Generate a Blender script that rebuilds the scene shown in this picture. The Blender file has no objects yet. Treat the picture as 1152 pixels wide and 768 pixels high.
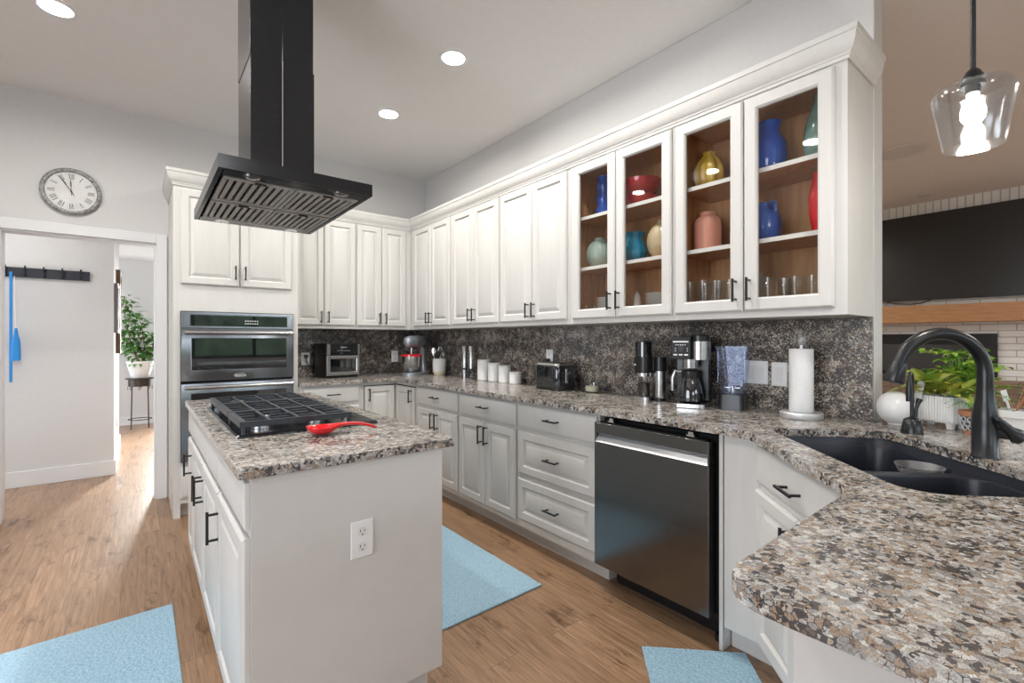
import bpy, math, random
from mathutils import Vector, Matrix
from mathutils.geometry import tessellate_polygon
random.seed(7)
R = math.radians
SC = bpy.context.scene
COL = SC.collection

# ------------------------------------------------------------------ camera, world, exposure
cam = bpy.data.objects.new('camera', bpy.data.cameras.new('camera'))
COL.objects.link(cam)
cam.location = (-2.4792, -4.6814, 1.2642)
cam.rotation_euler = (R(90), 0, R(-38.4326))
cam.data.sensor_width = 36
cam.data.lens = 529.7 / 1152 * 36
cam.data.shift_y = -2.23 / 1152
cam.data.clip_start = 0.02
SC.camera = cam
SC.view_settings.view_transform = 'Standard'
SC.view_settings.look = 'None'
SC.view_settings.exposure = 0.30
SC.view_settings.gamma = 1.0
SC.view_settings.use_curve_mapping = False
SC.cycles.use_denoising = True
SC.cycles.max_bounces = 10
SC.cycles.diffuse_bounces = 5
SC.cycles.glossy_bounces = 4
SC.cycles.transparent_max_bounces = 16
SC.cycles.caustics_reflective = False
SC.cycles.caustics_refractive = False
SC.cycles.sample_clamp_indirect = 6.0

W = bpy.data.worlds.new('daylight_sky')
SC.world = W
W.use_nodes = True
wn = W.node_tree
wn.nodes['Background'].inputs[0].default_value = (0.86, 0.92, 1.0, 1)
wn.nodes['Background'].inputs[1].default_value = 6.4


def area(name, loc, rot, sx, sy, power, color=(1, 1, 1)):
    l = bpy.data.lights.new(name, 'AREA')
    l.shape = 'RECTANGLE'; l.size = sx; l.size_y = sy; l.energy = power; l.color = color
    o = bpy.data.objects.new(name, l); COL.objects.link(o)
    o.location = loc; o.rotation_euler = rot
    return o


# daylight: the sky outside, sampled through portals in the window openings
def portal(loc, rot, sx, sy):
    o = area('window_portal', loc, rot, sx, sy, 1)
    o.data.cycles.is_portal = True


for px_ in (-3.6, -0.4):
    portal((px_, -8.82, 1.575), (R(90), 0, 0), 2.4, 1.45)
portal((3.2, -8.82, 1.575), (R(90), 0, 0), 2.8, 1.45)
portal((-5.92, -4.3, 1.5), (R(90), 0, R(-90)), 2.6, 1.8)
portal((-1.72, 4.42, 1.1), (R(90), 0, R(180)), 0.6, 1.85)
sun = bpy.data.lights.new('hall_sunlight', 'AREA'); sun.shape = 'RECTANGLE'; sun.size = 0.6; sun.size_y = 1.2; sun.energy = 75; sun.color = (1.0, 0.97, 0.93); sun.spread = R(70)
so = bpy.data.objects.new('hall_sunlight', sun); COL.objects.link(so); so.location = (-1.58, 4.75, 1.7); so.rotation_euler = (R(68), 0, R(167))


# ------------------------------------------------------------------ materials
def mat(name, color=(0.8, 0.8, 0.8), rough=0.5, metal=0.0, **k):
    m = bpy.data.materials.new(name); m.use_nodes = True
    b = m.node_tree.nodes['Principled BSDF']
    b.inputs['Base Color'].default_value = (*color, 1)
    b.inputs['Roughness'].default_value = rough
    b.inputs['Metallic'].default_value = metal
    for key, val in k.items():
        b.inputs[key.replace('_', ' ')].default_value = val
    return m


def N(m, t, **k):
    n = m.node_tree.nodes.new(t)
    for a, v in k.items():
        if a.startswith('i_'):
            n.inputs[a[2:].replace('_', ' ')].default_value = v
        else:
            setattr(n, a, v)
    return n


def LK(m, a, b):
    m.node_tree.links.new(a, b)


def bsdf(m):
    return m.node_tree.nodes['Principled BSDF']


def ramp(m, stops, interp='LINEAR'):
    n = N(m, 'ShaderNodeValToRGB')
    cr = n.color_ramp; cr.interpolation = interp
    while len(cr.elements) < len(stops):
        cr.elements.new(0.5)
    for e, (p, c) in zip(cr.elements, stops):
        e.position = p; e.color = (*c, 1) if len(c) == 3 else c
    return n


def noise_mat(name, c1, c2, scale=20, rough=0.5, metal=0.0, bump=0.0, bscale=None, stretch=(1, 1, 1), detail=3, dist=0.002, **k):
    m = mat(name, c1, rough, metal, **k)
    tc = N(m, 'ShaderNodeTexCoord'); mp = N(m, 'ShaderNodeMapping')
    mp.inputs['Scale'].default_value = stretch
    LK(m, tc.outputs['Object'], mp.inputs['Vector'])
    no = N(m, 'ShaderNodeTexNoise', i_Scale=scale, i_Detail=detail)
    LK(m, mp.outputs[0], no.inputs['Vector'])
    rp = ramp(m, [(0.3, c1), (0.7, c2)])
    LK(m, no.outputs['Fac'], rp.inputs[0])
    LK(m, rp.outputs[0], bsdf(m).inputs['Base Color'])
    if bump:
        n2 = N(m, 'ShaderNodeTexNoise', i_Scale=bscale or scale, i_Detail=2)
        LK(m, mp.outputs[0], n2.inputs['Vector'])
        bp = N(m, 'ShaderNodeBump', i_Strength=bump, i_Distance=dist)
        LK(m, n2.outputs['Fac'], bp.inputs['Height'])
        LK(m, bp.outputs[0], bsdf(m).inputs['Normal'])
    return m


def emis(name, color, strength):
    m = mat(name, color, 0.5)
    bsdf(m).inputs['Emission Color'].default_value = (*color, 1)
    bsdf(m).inputs['Emission Strength'].default_value = strength
    return m


def glass_mat(name, tint=(1, 1, 1), mixw=0.0, rough=0.02, gl=(1, 1, 1)):
    """thin glass: clear transmission with a fresnel reflection"""
    m = bpy.data.materials.new(name); m.use_nodes = True
    nt = m.node_tree; nt.nodes.remove(nt.nodes['Principled BSDF'])
    out = nt.nodes['Material Output']
    tr = N(m, 'ShaderNodeBsdfTransparent'); tr.inputs[0].default_value = (*tint, 1)
    g = N(m, 'ShaderNodeBsdfGlossy'); g.inputs['Roughness'].default_value = rough
    g.inputs['Color'].default_value = (*gl, 1)
    fr = N(m, 'ShaderNodeLayerWeight'); fr.inputs['Blend'].default_value = 0.5
    pw = N(m, 'ShaderNodeMath', operation='POWER'); pw.inputs[1].default_value = 4.5
    LK(m, fr.outputs['Facing'], pw.inputs[0])
    ad = N(m, 'ShaderNodeMath', operation='MULTIPLY_ADD'); ad.inputs[1].default_value = 0.55; ad.inputs[2].default_value = 0.03 + mixw
    LK(m, pw.outputs[0], ad.inputs[0])
    mx = N(m, 'ShaderNodeMixShader')
    LK(m, ad.outputs[0], mx.inputs[0]); LK(m, tr.outputs[0], mx.inputs[1]); LK(m, g.outputs[0], mx.inputs[2])
    LK(m, mx.outputs[0], out.inputs['Surface'])
    return m


def granite(name, rough=0.2, bias=0.0, veins=False):
    m = mat(name, (0.4, 0.38, 0.35), rough, IOR=1.6)
    tc = N(m, 'ShaderNodeTexCoord')

    def math_(op, a_, b_, c_=None):
        n = N(m, 'ShaderNodeMath', operation=op)
        for i, v in enumerate((a_, b_, c_)):
            if v is None: continue
            if isinstance(v, (int, float)): n.inputs[i].default_value = v
            else: LK(m, v, n.inputs[i])
        return n.outputs[0]
    wob = N(m, 'ShaderNodeTexNoise', i_Scale=60, i_Detail=3)
    LK(m, tc.outputs['Object'], wob.inputs['Vector'])
    vm = N(m, 'ShaderNodeVectorMath', operation='MULTIPLY_ADD')
    vm.inputs[1].default_value = (0.011, 0.011, 0.011)
    LK(m, wob.outputs['Color'], vm.inputs[0]); LK(m, tc.outputs['Object'], vm.inputs[2])
    gs = 150 if veins else 112
    vo = N(m, 'ShaderNodeTexVoronoi', i_Scale=gs); LK(m, vm.outputs[0], vo.inputs['Vector'])
    ve = N(m, 'ShaderNodeTexVoronoi', i_Scale=gs, feature='DISTANCE_TO_EDGE'); LK(m, vm.outputs[0], ve.inputs['Vector'])
    sx = N(m, 'ShaderNodeSeparateColor'); LK(m, vo.outputs['Color'], sx.inputs[0])
    cl = N(m, 'ShaderNodeTexNoise', i_Scale=17, i_Detail=5, i_Roughness=0.68)
    LK(m, tc.outputs['Object'], cl.inputs['Vector'])
    clf = cl.outputs['Fac']
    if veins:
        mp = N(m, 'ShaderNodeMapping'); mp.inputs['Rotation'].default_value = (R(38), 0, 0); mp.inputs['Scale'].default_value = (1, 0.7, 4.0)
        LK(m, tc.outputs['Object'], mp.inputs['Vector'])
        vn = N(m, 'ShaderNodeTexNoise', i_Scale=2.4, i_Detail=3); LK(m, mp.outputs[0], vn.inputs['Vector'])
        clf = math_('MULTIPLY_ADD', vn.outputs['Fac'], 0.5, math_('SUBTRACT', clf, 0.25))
    # grains: cream, grey, tan, brown
    rp = ramp(m, [(0.0, (0.15, 0.12, 0.105)), (0.12, (0.33, 0.25, 0.185)), (0.28, (0.30, 0.29, 0.28)), (0.46, (0.42, 0.36, 0.30)),
                  (0.60, (0.46, 0.45, 0.43)), (0.82, (0.60, 0.59, 0.56))], 'CONSTANT')
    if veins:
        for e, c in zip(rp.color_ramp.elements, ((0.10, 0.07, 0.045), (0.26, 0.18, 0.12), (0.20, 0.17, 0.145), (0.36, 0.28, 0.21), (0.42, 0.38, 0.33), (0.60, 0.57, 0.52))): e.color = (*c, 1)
    LK(m, math_('MULTIPLY_ADD', sx.outputs[0], 0.8, math_('MULTIPLY_ADD', clf, 0.7, -0.25)), rp.inputs[0])
    # fine speckle inside the grains
    fn = N(m, 'ShaderNodeTexNoise', i_Scale=420, i_Detail=2); LK(m, tc.outputs['Object'], fn.inputs['Vector'])
    fr = ramp(m, [(0.30, (0.45, 0.43, 0.42)), (0.52, (0.95, 0.95, 0.95)), (0.75, (1.06, 1.06, 1.06))]); LK(m, fn.outputs['Fac'], fr.inputs[0])
    mu = N(m, 'ShaderNodeMix', data_type='RGBA', blend_type='MULTIPLY'); mu.inputs[0].default_value = 1
    LK(m, rp.outputs[0], mu.inputs[6]); LK(m, fr.outputs[0], mu.inputs[7])
    # black biotite: whole grains plus veinlets between grains, gathered in clusters
    dark1 = math_('GREATER_THAN', math_('SUBTRACT', sx.outputs[1], math_('MULTIPLY', clf, 1.5)), 0.09 - bias)
    edge = math_('MULTIPLY_ADD', clf, -0.62, 0.328 + bias * 0.5)
    dark2 = math_('LESS_THAN', ve.outputs['Distance'], edge)
    dk = math_('MAXIMUM', dark1, dark2)
    mx = N(m, 'ShaderNodeMix', data_type='RGBA'); mx.inputs[7].default_value = (0.026, 0.026, 0.031, 1)
    LK(m, math_('MULTIPLY', dk, 0.90), mx.inputs[0]); LK(m, mu.outputs[2], mx.inputs[6])
    LK(m, mx.outputs[2], bsdf(m).inputs['Base Color'])
    return m


def wood_floor():
    m = mat('oak_plank_floor', (0.5, 0.3, 0.17), 0.30)
    tc = N(m, 'ShaderNodeTexCoord'); mp = N(m, 'ShaderNodeMapping')
    mp.inputs['Rotation'].default_value = (0, 0, R(90))
    LK(m, tc.outputs['Object'], mp.inputs['Vector'])
    br = N(m, 'ShaderNodeTexBrick', offset=0.37, squash=1.0)
    br.inputs['Scale'].default_value = 1
    br.inputs['Brick Width'].default_value = 1.22; br.inputs['Row Height'].default_value = 0.182
    br.inputs['Mortar Size'].default_value = 0.0012; br.inputs['Mortar Smooth'].default_value = 0.3
    br.inputs['Color1'].default_value = (0, 0, 0, 1); br.inputs['Color2'].default_value = (1, 1, 1, 1)
    br.inputs['Mortar'].default_value = (0.5, 0.5, 0.5, 1)
    LK(m, mp.outputs[0], br.inputs['Vector'])
    # shift the grain per plank
    mul = N(m, 'ShaderNodeVectorMath', operation='MULTIPLY_ADD'); mul.inputs[1].default_value = (7, 3, 5)
    LK(m, br.outputs['Color'], mul.inputs[0]); LK(m, tc.outputs['Object'], mul.inputs[2])
    ms = N(m, 'ShaderNodeMapping'); ms.inputs['Scale'].default_value = (16, 0.8, 1)
    LK(m, mul.outputs[0], ms.inputs['Vector'])
    g = N(m, 'ShaderNodeTexNoise', i_Scale=5, i_Detail=7, i_Roughness=0.62, i_Distortion=0.8)
    LK(m, ms.outputs[0], g.inputs['Vector'])
    rp = ramp(m, [(0.25, (0.13, 0.073, 0.040)), (0.40, (0.25, 0.147, 0.084)), (0.58, (0.345, 0.212, 0.126)), (0.78, (0.44, 0.29, 0.18))])
    LK(m, g.outputs['Fac'], rp.inputs[0])
    tone = ramp(m, [(0.0, (0.86, 0.85, 0.84)), (1.0, (1.1, 1.1, 1.1))])
    LK(m, br.outputs['Color'], tone.inputs[0])
    mx = N(m, 'ShaderNodeMix', data_type='RGBA', blend_type='MULTIPLY'); mx.inputs[0].default_value = 1
    LK(m, rp.outputs[0], mx.inputs[6]); LK(m, tone.outputs[0], mx.inputs[7])
    # knots
    kn = N(m, 'ShaderNodeMapping'); kn.inputs['Scale'].default_value = (3.2, 1.1, 1)
    LK(m, mul.outputs[0], kn.inputs['Vector'])
    kv = N(m, 'ShaderNodeTexNoise', i_Scale=3.2, i_Detail=5, i_Roughness=0.7); LK(m, kn.outputs[0], kv.inputs['Vector'])
    kr = ramp(m, [(0.32, (0.40, 0.34, 0.30)), (0.43, (1, 1, 1))]); LK(m, kv.outputs['Fac'], kr.inputs[0])
    m2 = N(m, 'ShaderNodeMix', data_type='RGBA', blend_type='MULTIPLY'); m2.inputs[0].default_value = 1
    LK(m, mx.outputs[2], m2.inputs[6]); LK(m, kr.outputs[0], m2.inputs[7])
    # joints
    m3 = N(m, 'ShaderNodeMix', data_type='RGBA'); m3.inputs[7].default_value = (0.17, 0.10, 0.06, 1)
    LK(m, br.outputs['Fac'], m3.inputs[0]); LK(m, m2.outputs[2], m3.inputs[6])
    LK(m, m3.outputs[2], bsdf(m).inputs['Base Color'])
    bp = N(m, 'ShaderNodeBump', i_Strength=0.25, i_Distance=0.002)
    LK(m, g.outputs['Fac'], bp.inputs['Height']); LK(m, bp.outputs[0], bsdf(m).inputs['Normal'])
    return m


def brick_mat(name, c1, c2, mortar, bw, rh, ms=0.006, rot=False):
    m = mat(name, c1, 0.75)
    tc = N(m, 'ShaderNodeTexCoord'); sp = N(m, 'ShaderNodeSeparateXYZ'); cb = N(m, 'ShaderNodeCombineXYZ')
    LK(m, tc.outputs['Object'], sp.inputs[0]); LK(m, sp.outputs['Y'], cb.inputs[0]); LK(m, sp.outputs['Z'], cb.inputs[1])
    br = N(m, 'ShaderNodeTexBrick', offset=0.0 if rot else 0.5)
    br.inputs['Scale'].default_value = 1
    br.inputs['Brick Width'].default_value = bw; br.inputs['Row Height'].default_value = rh
    br.inputs['Mortar Size'].default_value = ms
    br.inputs['Color1'].default_value = (*c1, 1); br.inputs['Color2'].default_value = (*c2, 1); br.inputs['Mortar'].default_value = (*mortar, 1)
    LK(m, cb.outputs[0], br.inputs['Vector'])
    LK(m, br.outputs['Color'], bsdf(m).inputs['Base Color'])
    iv = N(m, 'ShaderNodeMath', operation='SUBTRACT'); iv.inputs[0].default_value = 1
    LK(m, br.outputs['Fac'], iv.inputs[1])
    bp = N(m, 'ShaderNodeBump', i_Strength=0.6, i_Distance=0.006)
    LK(m, iv.outputs[0], bp.inputs['Height']); LK(m, bp.outputs[0], bsdf(m).inputs['Normal'])
    return m


def oak_mat(name, a, b, vertical=True, rough=0.45):
    return noise_mat(name, a, b, scale=8, rough=rough, stretch=(6, 6, 0.7) if vertical else (6, 0.7, 6), detail=6)


M = {}
M['wall'] = noise_mat('wall_paint', (0.62, 0.615, 0.61), (0.64, 0.635, 0.63), 40, 0.85, bump=0.25, bscale=130, dist=0.002)
M['ceil'] = noise_mat('ceiling_paint', (0.76, 0.75, 0.74), (0.78, 0.77, 0.76), 30, 0.9, bump=0.3, bscale=90, dist=0.003)
M['trim'] = mat('white_trim_paint', (0.72, 0.725, 0.735), 0.4)
M['cab'] = noise_mat('cabinet_paint', (0.60, 0.592, 0.572), (0.625, 0.617, 0.597), 30, 0.42, stretch=(1, 1, 0.1), bump=0.06, bscale=200, dist=0.001)
M['island'] = noise_mat('island_panel_paint', (0.56, 0.55, 0.535), (0.58, 0.57, 0.555), 12, 0.5)
M['granite'] = granite('speckled_granite')
M['granite_slab'] = granite('veined_shaded_granite', 0.22, 0.14, True)  # same stone as the counter: real brown veins, extra darkness stands in for shade
M['floor'] = wood_floor()
M['black'] = mat('matte_black_metal', (0.008, 0.009, 0.011), 0.3)
M['blackpl'] = mat('black_plastic', (0.01, 0.01, 0.011), 0.3)
M['satinblack'] = mat('satin_black_panel', (0.006, 0.006, 0.008), 0.55)
M['gap'] = mat('dark_recess', (0.004, 0.004, 0.004), 0.9)
M['blacksteel'] = noise_mat('black_stainless', (0.19, 0.19, 0.19), (0.20, 0.20, 0.202), 3, 0.2, 1.0, stretch=(0.3, 0.3, 20), detail=2)
M['hoodsteel'] = noise_mat('dark_brushed_hood_steel', (0.058, 0.062, 0.070), (0.066, 0.070, 0.078), 3, 0.2, 1.0, stretch=(0.3, 0.3, 30), detail=2)
M['baffle'] = mat('baffle_steel', (0.50, 0.50, 0.49), 0.4, 0.6)
M['steel'] = mat('brushed_steel', (0.55, 0.55, 0.55), 0.25, 1.0)
M['pocket'] = mat('satin_bright_steel', (0.80, 0.81, 0.83), 0.5, 1.0)
M['chrome'] = mat('chrome', (0.8, 0.8, 0.8), 0.08, 1.0)
M['ovensteel'] = noise_mat('oven_dark_steel', (0.24, 0.25, 0.27), (0.26, 0.27, 0.29), 3, 0.2, 1.0, stretch=(0.4, 0.4, 50), detail=3)
M['ovenglass'] = mat('black_oven_glass', (0.008, 0.009, 0.011), 0.03, 0.0, IOR=1.9)
M['castiron'] = noise_mat('cast_iron_grate', (0.022, 0.027, 0.034), (0.036, 0.042, 0.052), 60, 0.36, 0.3)
M['cookglass'] = mat('cooktop_black_enamel', (0.01, 0.01, 0.012), 0.12)
M['brass'] = mat('brass_burner_ring', (0.6, 0.42, 0.18), 0.3, 1.0)
M['red'] = mat('glossy_red_ceramic', (0.62, 0.008, 0.012), 0.12, Coat_Weight=0.6)
M['darkred'] = mat('dark_red_ceramic', (0.36, 0.012, 0.02), 0.12, Coat_Weight=0.6)
M['sink'] = noise_mat('black_composite_sink', (0.008, 0.010, 0.017), (0.018, 0.021, 0.032), 160, 0.33)
M['oak'] = oak_mat('oak_cabinet_interior', (0.40, 0.19, 0.07), (0.56, 0.30, 0.125))
M['mantel'] = oak_mat('oak_mantel', (0.40, 0.20, 0.085), (0.52, 0.28, 0.13), vertical=False)
M['shelf'] = mat('white_shelf_edge', (0.72, 0.71, 0.69), 0.45)
M['pane'] = glass_mat('cabinet_pane_glass', (0.96, 0.96, 0.95))
M['clear'] = glass_mat('clear_glass', (0.95, 0.965, 0.97), 0.015)
M['frostclear'] = glass_mat('frosted_clear_plastic', (0.75, 0.76, 0.78), 0.08, 0.5)
M['seeded'] = glass_mat('seeded_glass', (0.90, 0.91, 0.92), 0.035, 0.12)
M['bluetank'] = glass_mat('blue_tinted_plastic', (0.94, 0.95, 0.98), 0.01, 0.06, (0.6, 0.66, 0.78))
M['winpane'] = glass_mat('window_glass', (0.97, 0.99, 1.0))
M['rug'] = noise_mat('pale_blue_woven_rug', (0.24, 0.40, 0.52), (0.38, 0.55, 0.67), 110, 0.95, bump=1.0, bscale=75, dist=0.008, detail=4)
M['white'] = mat('white_ceramic', (0.78, 0.78, 0.77), 0.25)
M['whitepl'] = mat('white_plastic', (0.76, 0.77, 0.78), 0.35)
M['paper'] = noise_mat('paper_towel', (0.82, 0.82, 0.82), (0.86, 0.86, 0.86), 60, 0.9, bump=0.4, bscale=120)
M['silver'] = mat('mixer_silver_enamel', (0.36, 0.39, 0.43), 0.22, 0.6)
M['brickw'] = brick_mat('white_painted_brick', (0.80, 0.785, 0.75), (0.86, 0.845, 0.81), (0.50, 0.48, 0.45), 0.30, 0.076)
M['bricks'] = brick_mat('white_soldier_brick', (0.80, 0.785, 0.75), (0.86, 0.845, 0.81), (0.50, 0.48, 0.45), 0.074, 0.4, rot=True)
M['hearth'] = brick_mat('brown_hearth_brick', (0.20, 0.13, 0.095), (0.27, 0.18, 0.135), (0.14, 0.11, 0.09), 0.2, 0.074)
M['tv'] = mat('tv_screen', (0.022, 0.022, 0.021), 0.28)
M['leafd'] = noise_mat('dark_green_leaf', (0.04, 0.15, 0.025), (0.15, 0.34, 0.07), 25, 0.4)
M['leafb'] = noise_mat('bright_green_leaf', (0.12, 0.36, 0.03), (0.42, 0.58, 0.08), 22, 0.45)
M['leafy'] = noise_mat('yellow_green_leaf', (0.12, 0.30, 0.04), (0.66, 0.58, 0.12), 14, 0.45)
M['fern'] = noise_mat('fern_green', (0.10, 0.30, 0.04), (0.26, 0.50, 0.10), 30, 0.5)
M['stem'] = mat('brown_stem', (0.16, 0.09, 0.04), 0.7)
M['soil'] = noise_mat('potting_soil', (0.02, 0.013, 0.008), (0.06, 0.04, 0.025), 80, 0.95)
M['terra'] = mat('terracotta', (0.55, 0.24, 0.13), 0.7)
M['cactus'] = noise_mat('cactus_green', (0.10, 0.22, 0.08), (0.25, 0.38, 0.18), 90, 0.7)
M['lamp'] = emis('downlight_lens', (1.0, 0.97, 0.93), 14)
M['bulb'] = emis('glowing_bulb', (1.0, 0.95, 0.88), 40)
M['blue'] = mat('bright_blue_plastic', (0.02, 0.24, 0.62), 0.45)
M['slate'] = mat('dark_slate_rack', (0.028, 0.032, 0.045), 0.5)
M['bronze'] = mat('brown_metal', (0.05, 0.038, 0.03), 0.45, 0.6)
M['wax'] = mat('cream_wax', (0.75, 0.68, 0.5), 0.4)
M['clockrim'] = noise_mat('weathered_grey_rim', (0.10, 0.10, 0.10), (0.42, 0.42, 0.42), 60, 0.6)
M['clockface'] = noise_mat('aged_clock_face', (0.60, 0.60, 0.59), (0.72, 0.72, 0.71), 10, 0.5)
M['ink'] = mat('dark_grey_ink', (0.10, 0.10, 0.10), 0.6)
M['cobalt'] = mat('cobalt_glaze', (0.012, 0.075, 0.42), 0.12, Coat_Weight=0.5)
M['royal'] = mat('royal_blue_glaze', (0.03, 0.10, 0.40), 0.2, Coat_Weight=0.4)
M['teal'] = noise_mat('teal_glaze', (0.0, 0.15, 0.32), (0.01, 0.27, 0.45), 25, 0.12, Coat_Weight=0.5)
M['mint'] = mat('mint_glaze', (0.34, 0.45, 0.40), 0.3)
M['sage'] = mat('sage_green_glaze', (0.13, 0.24, 0.21), 0.15, Coat_Weight=0.4)
M['cream'] = mat('cream_glaze', (0.56, 0.47, 0.30), 0.3)
M['yellow'] = noise_mat('yellow_glaze', (0.42, 0.26, 0.02), (0.66, 0.46, 0.05), 20, 0.15, Coat_Weight=0.5)
M['pink'] = mat('salmon_pink_glaze', (0.78, 0.36, 0.27), 0.35)
M['green_hedge'] = noise_mat('garden_hedge', (0.015, 0.035, 0.015), (0.10, 0.15, 0.08), 3, 0.9)
M['bounce_patio'] = noise_mat('pale_bounce_patio', (0.6, 0.58, 0.55), (0.7, 0.68, 0.65), 5, 0.9)  # unseen outdoor ground, made pale to bounce skylight onto the ceiling
M['speaker'] = noise_mat('speaker_grille', (0.5, 0.5, 0.5), (0.8, 0.8, 0.8), 200, 0.8)
M['frosted'] = mat('switch_rocker_white', (0.70, 0.70, 0.69), 0.3)
M['picw'] = mat('frame_brown_wood', (0.14, 0.075, 0.04), 0.5)
M['picg'] = mat('frame_grey', (0.18, 0.18, 0.18), 0.5)


# ------------------------------------------------------------------ mesh builder
class B:
    def __init__(s, X=None):
        s.v = []; s.f = []; s.m = []; s.X = X

    def add(s, verts, faces, mi=0):
        o = len(s.v)
        for p in verts:
            p = Vector(p)
            if s.X is not None: p = s.X @ p
            s.v.append(p)
        for f in faces:
            s.f.append([i + o for i in f]); s.m.append(mi)
        return s

    def box(s, x0, x1, y0, y1, z0, z1, mi=0):
        x0, x1 = sorted((x0, x1)); y0, y1 = sorted((y0, y1)); z0, z1 = sorted((z0, z1))
        return s.add([(x0, y0, z0), (x1, y0, z0), (x1, y1, z0), (x0, y1, z0), (x0, y0, z1), (x1, y0, z1), (x1, y1, z1), (x0, y1, z1)],
                     [(0, 3, 2, 1), (4, 5, 6, 7), (0, 1, 5, 4), (1, 2, 6, 5), (2, 3, 7, 6), (3, 0, 4, 7)], mi)

    def loft(s, loops, cap0=True, cap1=True, mi=0, closed=True):
        n = len(loops[0]); vs = [p for l in loops for p in l]; fs = []
        for k in range(len(loops) - 1):
            for i in range(n if closed else n - 1):
                j = (i + 1) % n
                fs.append((k * n + i, k * n + j, (k + 1) * n + j, (k + 1) * n + i))
        if cap0: fs.append(tuple(reversed(range(n))))
        if cap1: fs.append(tuple((len(loops) - 1) * n + i for i in range(n)))
        return s.add(vs, fs, mi)

    def lathe(s, prof, cx=0, cy=0, n=28, mi=0, rib=None, cap0=True, cap1=True, sx=1, sy=1):
        loops = []
        for r, z in prof:
            l = []
            for i in range(n):
                a = 2 * math.pi * i / n
                rr = r
                if rib: rr = r * (1 + rib[1] * abs(math.cos(a * rib[0] / 2)))
                l.append((cx + rr * math.cos(a) * sx, cy + rr * math.sin(a) * sy, z))
            loops.append(l)
        return s.loft(loops, cap0, cap1, mi)

    def tube(s, pts, r, n=10, mi=0, caps=True):
        pts = [Vector(p) for p in pts]; rs = r if isinstance(r, (list, tuple)) else [r] * len(pts)
        T = []
        for i in range(len(pts)):
            d = pts[min(i + 1, len(pts) - 1)] - pts[max(i - 1, 0)]
            T.append(d.normalized())
        up = Vector((0, 0, 1)) if abs(T[0].z) < 0.9 else Vector((1, 0, 0))
        a = T[0].cross(up).normalized(); loops = []
        for p, t, q in zip(pts, T, rs):
            a = (a - t * a.dot(t)).normalized(); b = t.cross(a)
            loops.append([p + q * (math.cos(2 * math.pi * k / n) * a + math.sin(2 * math.pi * k / n) * b) for k in range(n)])
        return s.loft(loops, caps, caps, mi)

    def cyl(s, p0, p1, r0, r1=None, n=20, mi=0):
        return s.tube([p0, p1], [r0, r0 if r1 is None else r1], n, mi)

    def prism(s, poly, z0, z1, mi=0, holes=()):
        loops = [list(poly)] + [list(h) for h in holes]
        tris = tessellate_polygon([[Vector((x, y, 0)) for x, y in l] for l in loops])
        flat = [p for l in loops for p in l]; n = len(flat)
        vs = [(x, y, z0) for x, y in flat] + [(x, y, z1) for x, y in flat]; fs = []
        for t in tris:
            fs.append(tuple(t)); fs.append(tuple(n + i for i in reversed(t)))
        o = 0
        for l in loops:
            m_ = len(l)
            for i in range(m_):
                j = (i + 1) % m_
                fs.append((o + i, o + j, n + o + j, n + o + i))
            o += m_
        return s.add(vs, fs, mi)

    def rect_rings(s, x0, x1, z0, z1, rings, fill=True, hole_back=False, mi=0):
        """front-facing rectangles: (inset, y)"""
        loops = [[(x0 + i, y, z0 + i), (x1 - i, y, z0 + i), (x1 - i, y, z1 - i), (x0 + i, y, z1 - i)] for i, y in rings]
        return s.loft(loops, cap0=True if fill else False, cap1=fill, mi=mi)

    def build(s, name, mats, parent=None, loc=None, rz=0, bevel=0, smooth=38, seg=2, recalc=True):
        me = bpy.data.meshes.new(name)
        me.from_pydata([tuple(p) for p in s.v], [], s.f)
        if not isinstance(mats, (list, tuple)): mats = [mats]
        for m_ in mats: me.materials.append(M[m_] if isinstance(m_, str) else m_)
        for p, k in zip(me.polygons, s.m): p.material_index = k
        if recalc:
            import bmesh
            bm = bmesh.new(); bm.from_mesh(me)
            bmesh.ops.recalc_face_normals(bm, faces=bm.faces); bm.to_mesh(me); bm.free()
        if smooth:
            me.polygons.foreach_set('use_smooth', [True] * len(me.polygons))
            me.set_sharp_from_angle(angle=R(smooth))
        o = bpy.data.objects.new(name, me); COL.objects.link(o)
        if parent: o.parent = parent
        if loc: o.location = loc
        o.rotation_euler = (0, 0, rz)
        if bevel:
            b = o.modifiers.new('bevel', 'BEVEL'); b.width = bevel; b.segments = seg; b.limit_method = 'ANGLE'; b.angle_limit = R(40)
            b.harden_normals = True
        return o


def tag(o, label=None, cat=None, group=None, kind=None):
    if label: o['label'] = label
    if cat: o['category'] = cat
    if group: o['group'] = group
    if kind: o['kind'] = kind
    return o


def T(name, label, cat, loc=(0, 0, 0), rz=0, group=None):
    o = bpy.data.objects.new(name, None); COL.objects.link(o)
    o.location = loc; o.rotation_euler = (0, 0, rz); o.empty_display_size = 0.1
    return tag(o, label, cat, group)


def struct(name, b, m, **k):
    return tag(b.build(name, m, **k), kind='structure')


def copy_thing(o, loc, label=None):
    c = o.copy(); COL.objects.link(c); c.location = loc
    if label: c['label'] = label
    for ch in list(o.children):
        d = ch.copy(); COL.objects.link(d); d.parent = c
        for g in list(ch.children):
            e = g.copy(); COL.objects.link(e); e.parent = d
    return c


def arc(cx, cy, r, a0, a1, n=6):
    return [(cx + r * math.cos(R(a0 + (a1 - a0) * i / n)), cy + r * math.sin(R(a0 + (a1 - a0) * i / n))) for i in range(n + 1)]


def rrect(x0, x1, y0, y1, r, n=5):
    return arc(x1 - r, y1 - r, r, 0, 90, n) + arc(x0 + r, y1 - r, r, 90, 180, n) + arc(x0 + r, y0 + r, r, 180, 270, n) + arc(x1 - r, y0 + r, r, 270, 360, n)


def rot2(p, a):
    return (p[0] * math.cos(a) - p[1] * math.sin(a), p[0] * math.sin(a) + p[1] * math.cos(a))


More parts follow.
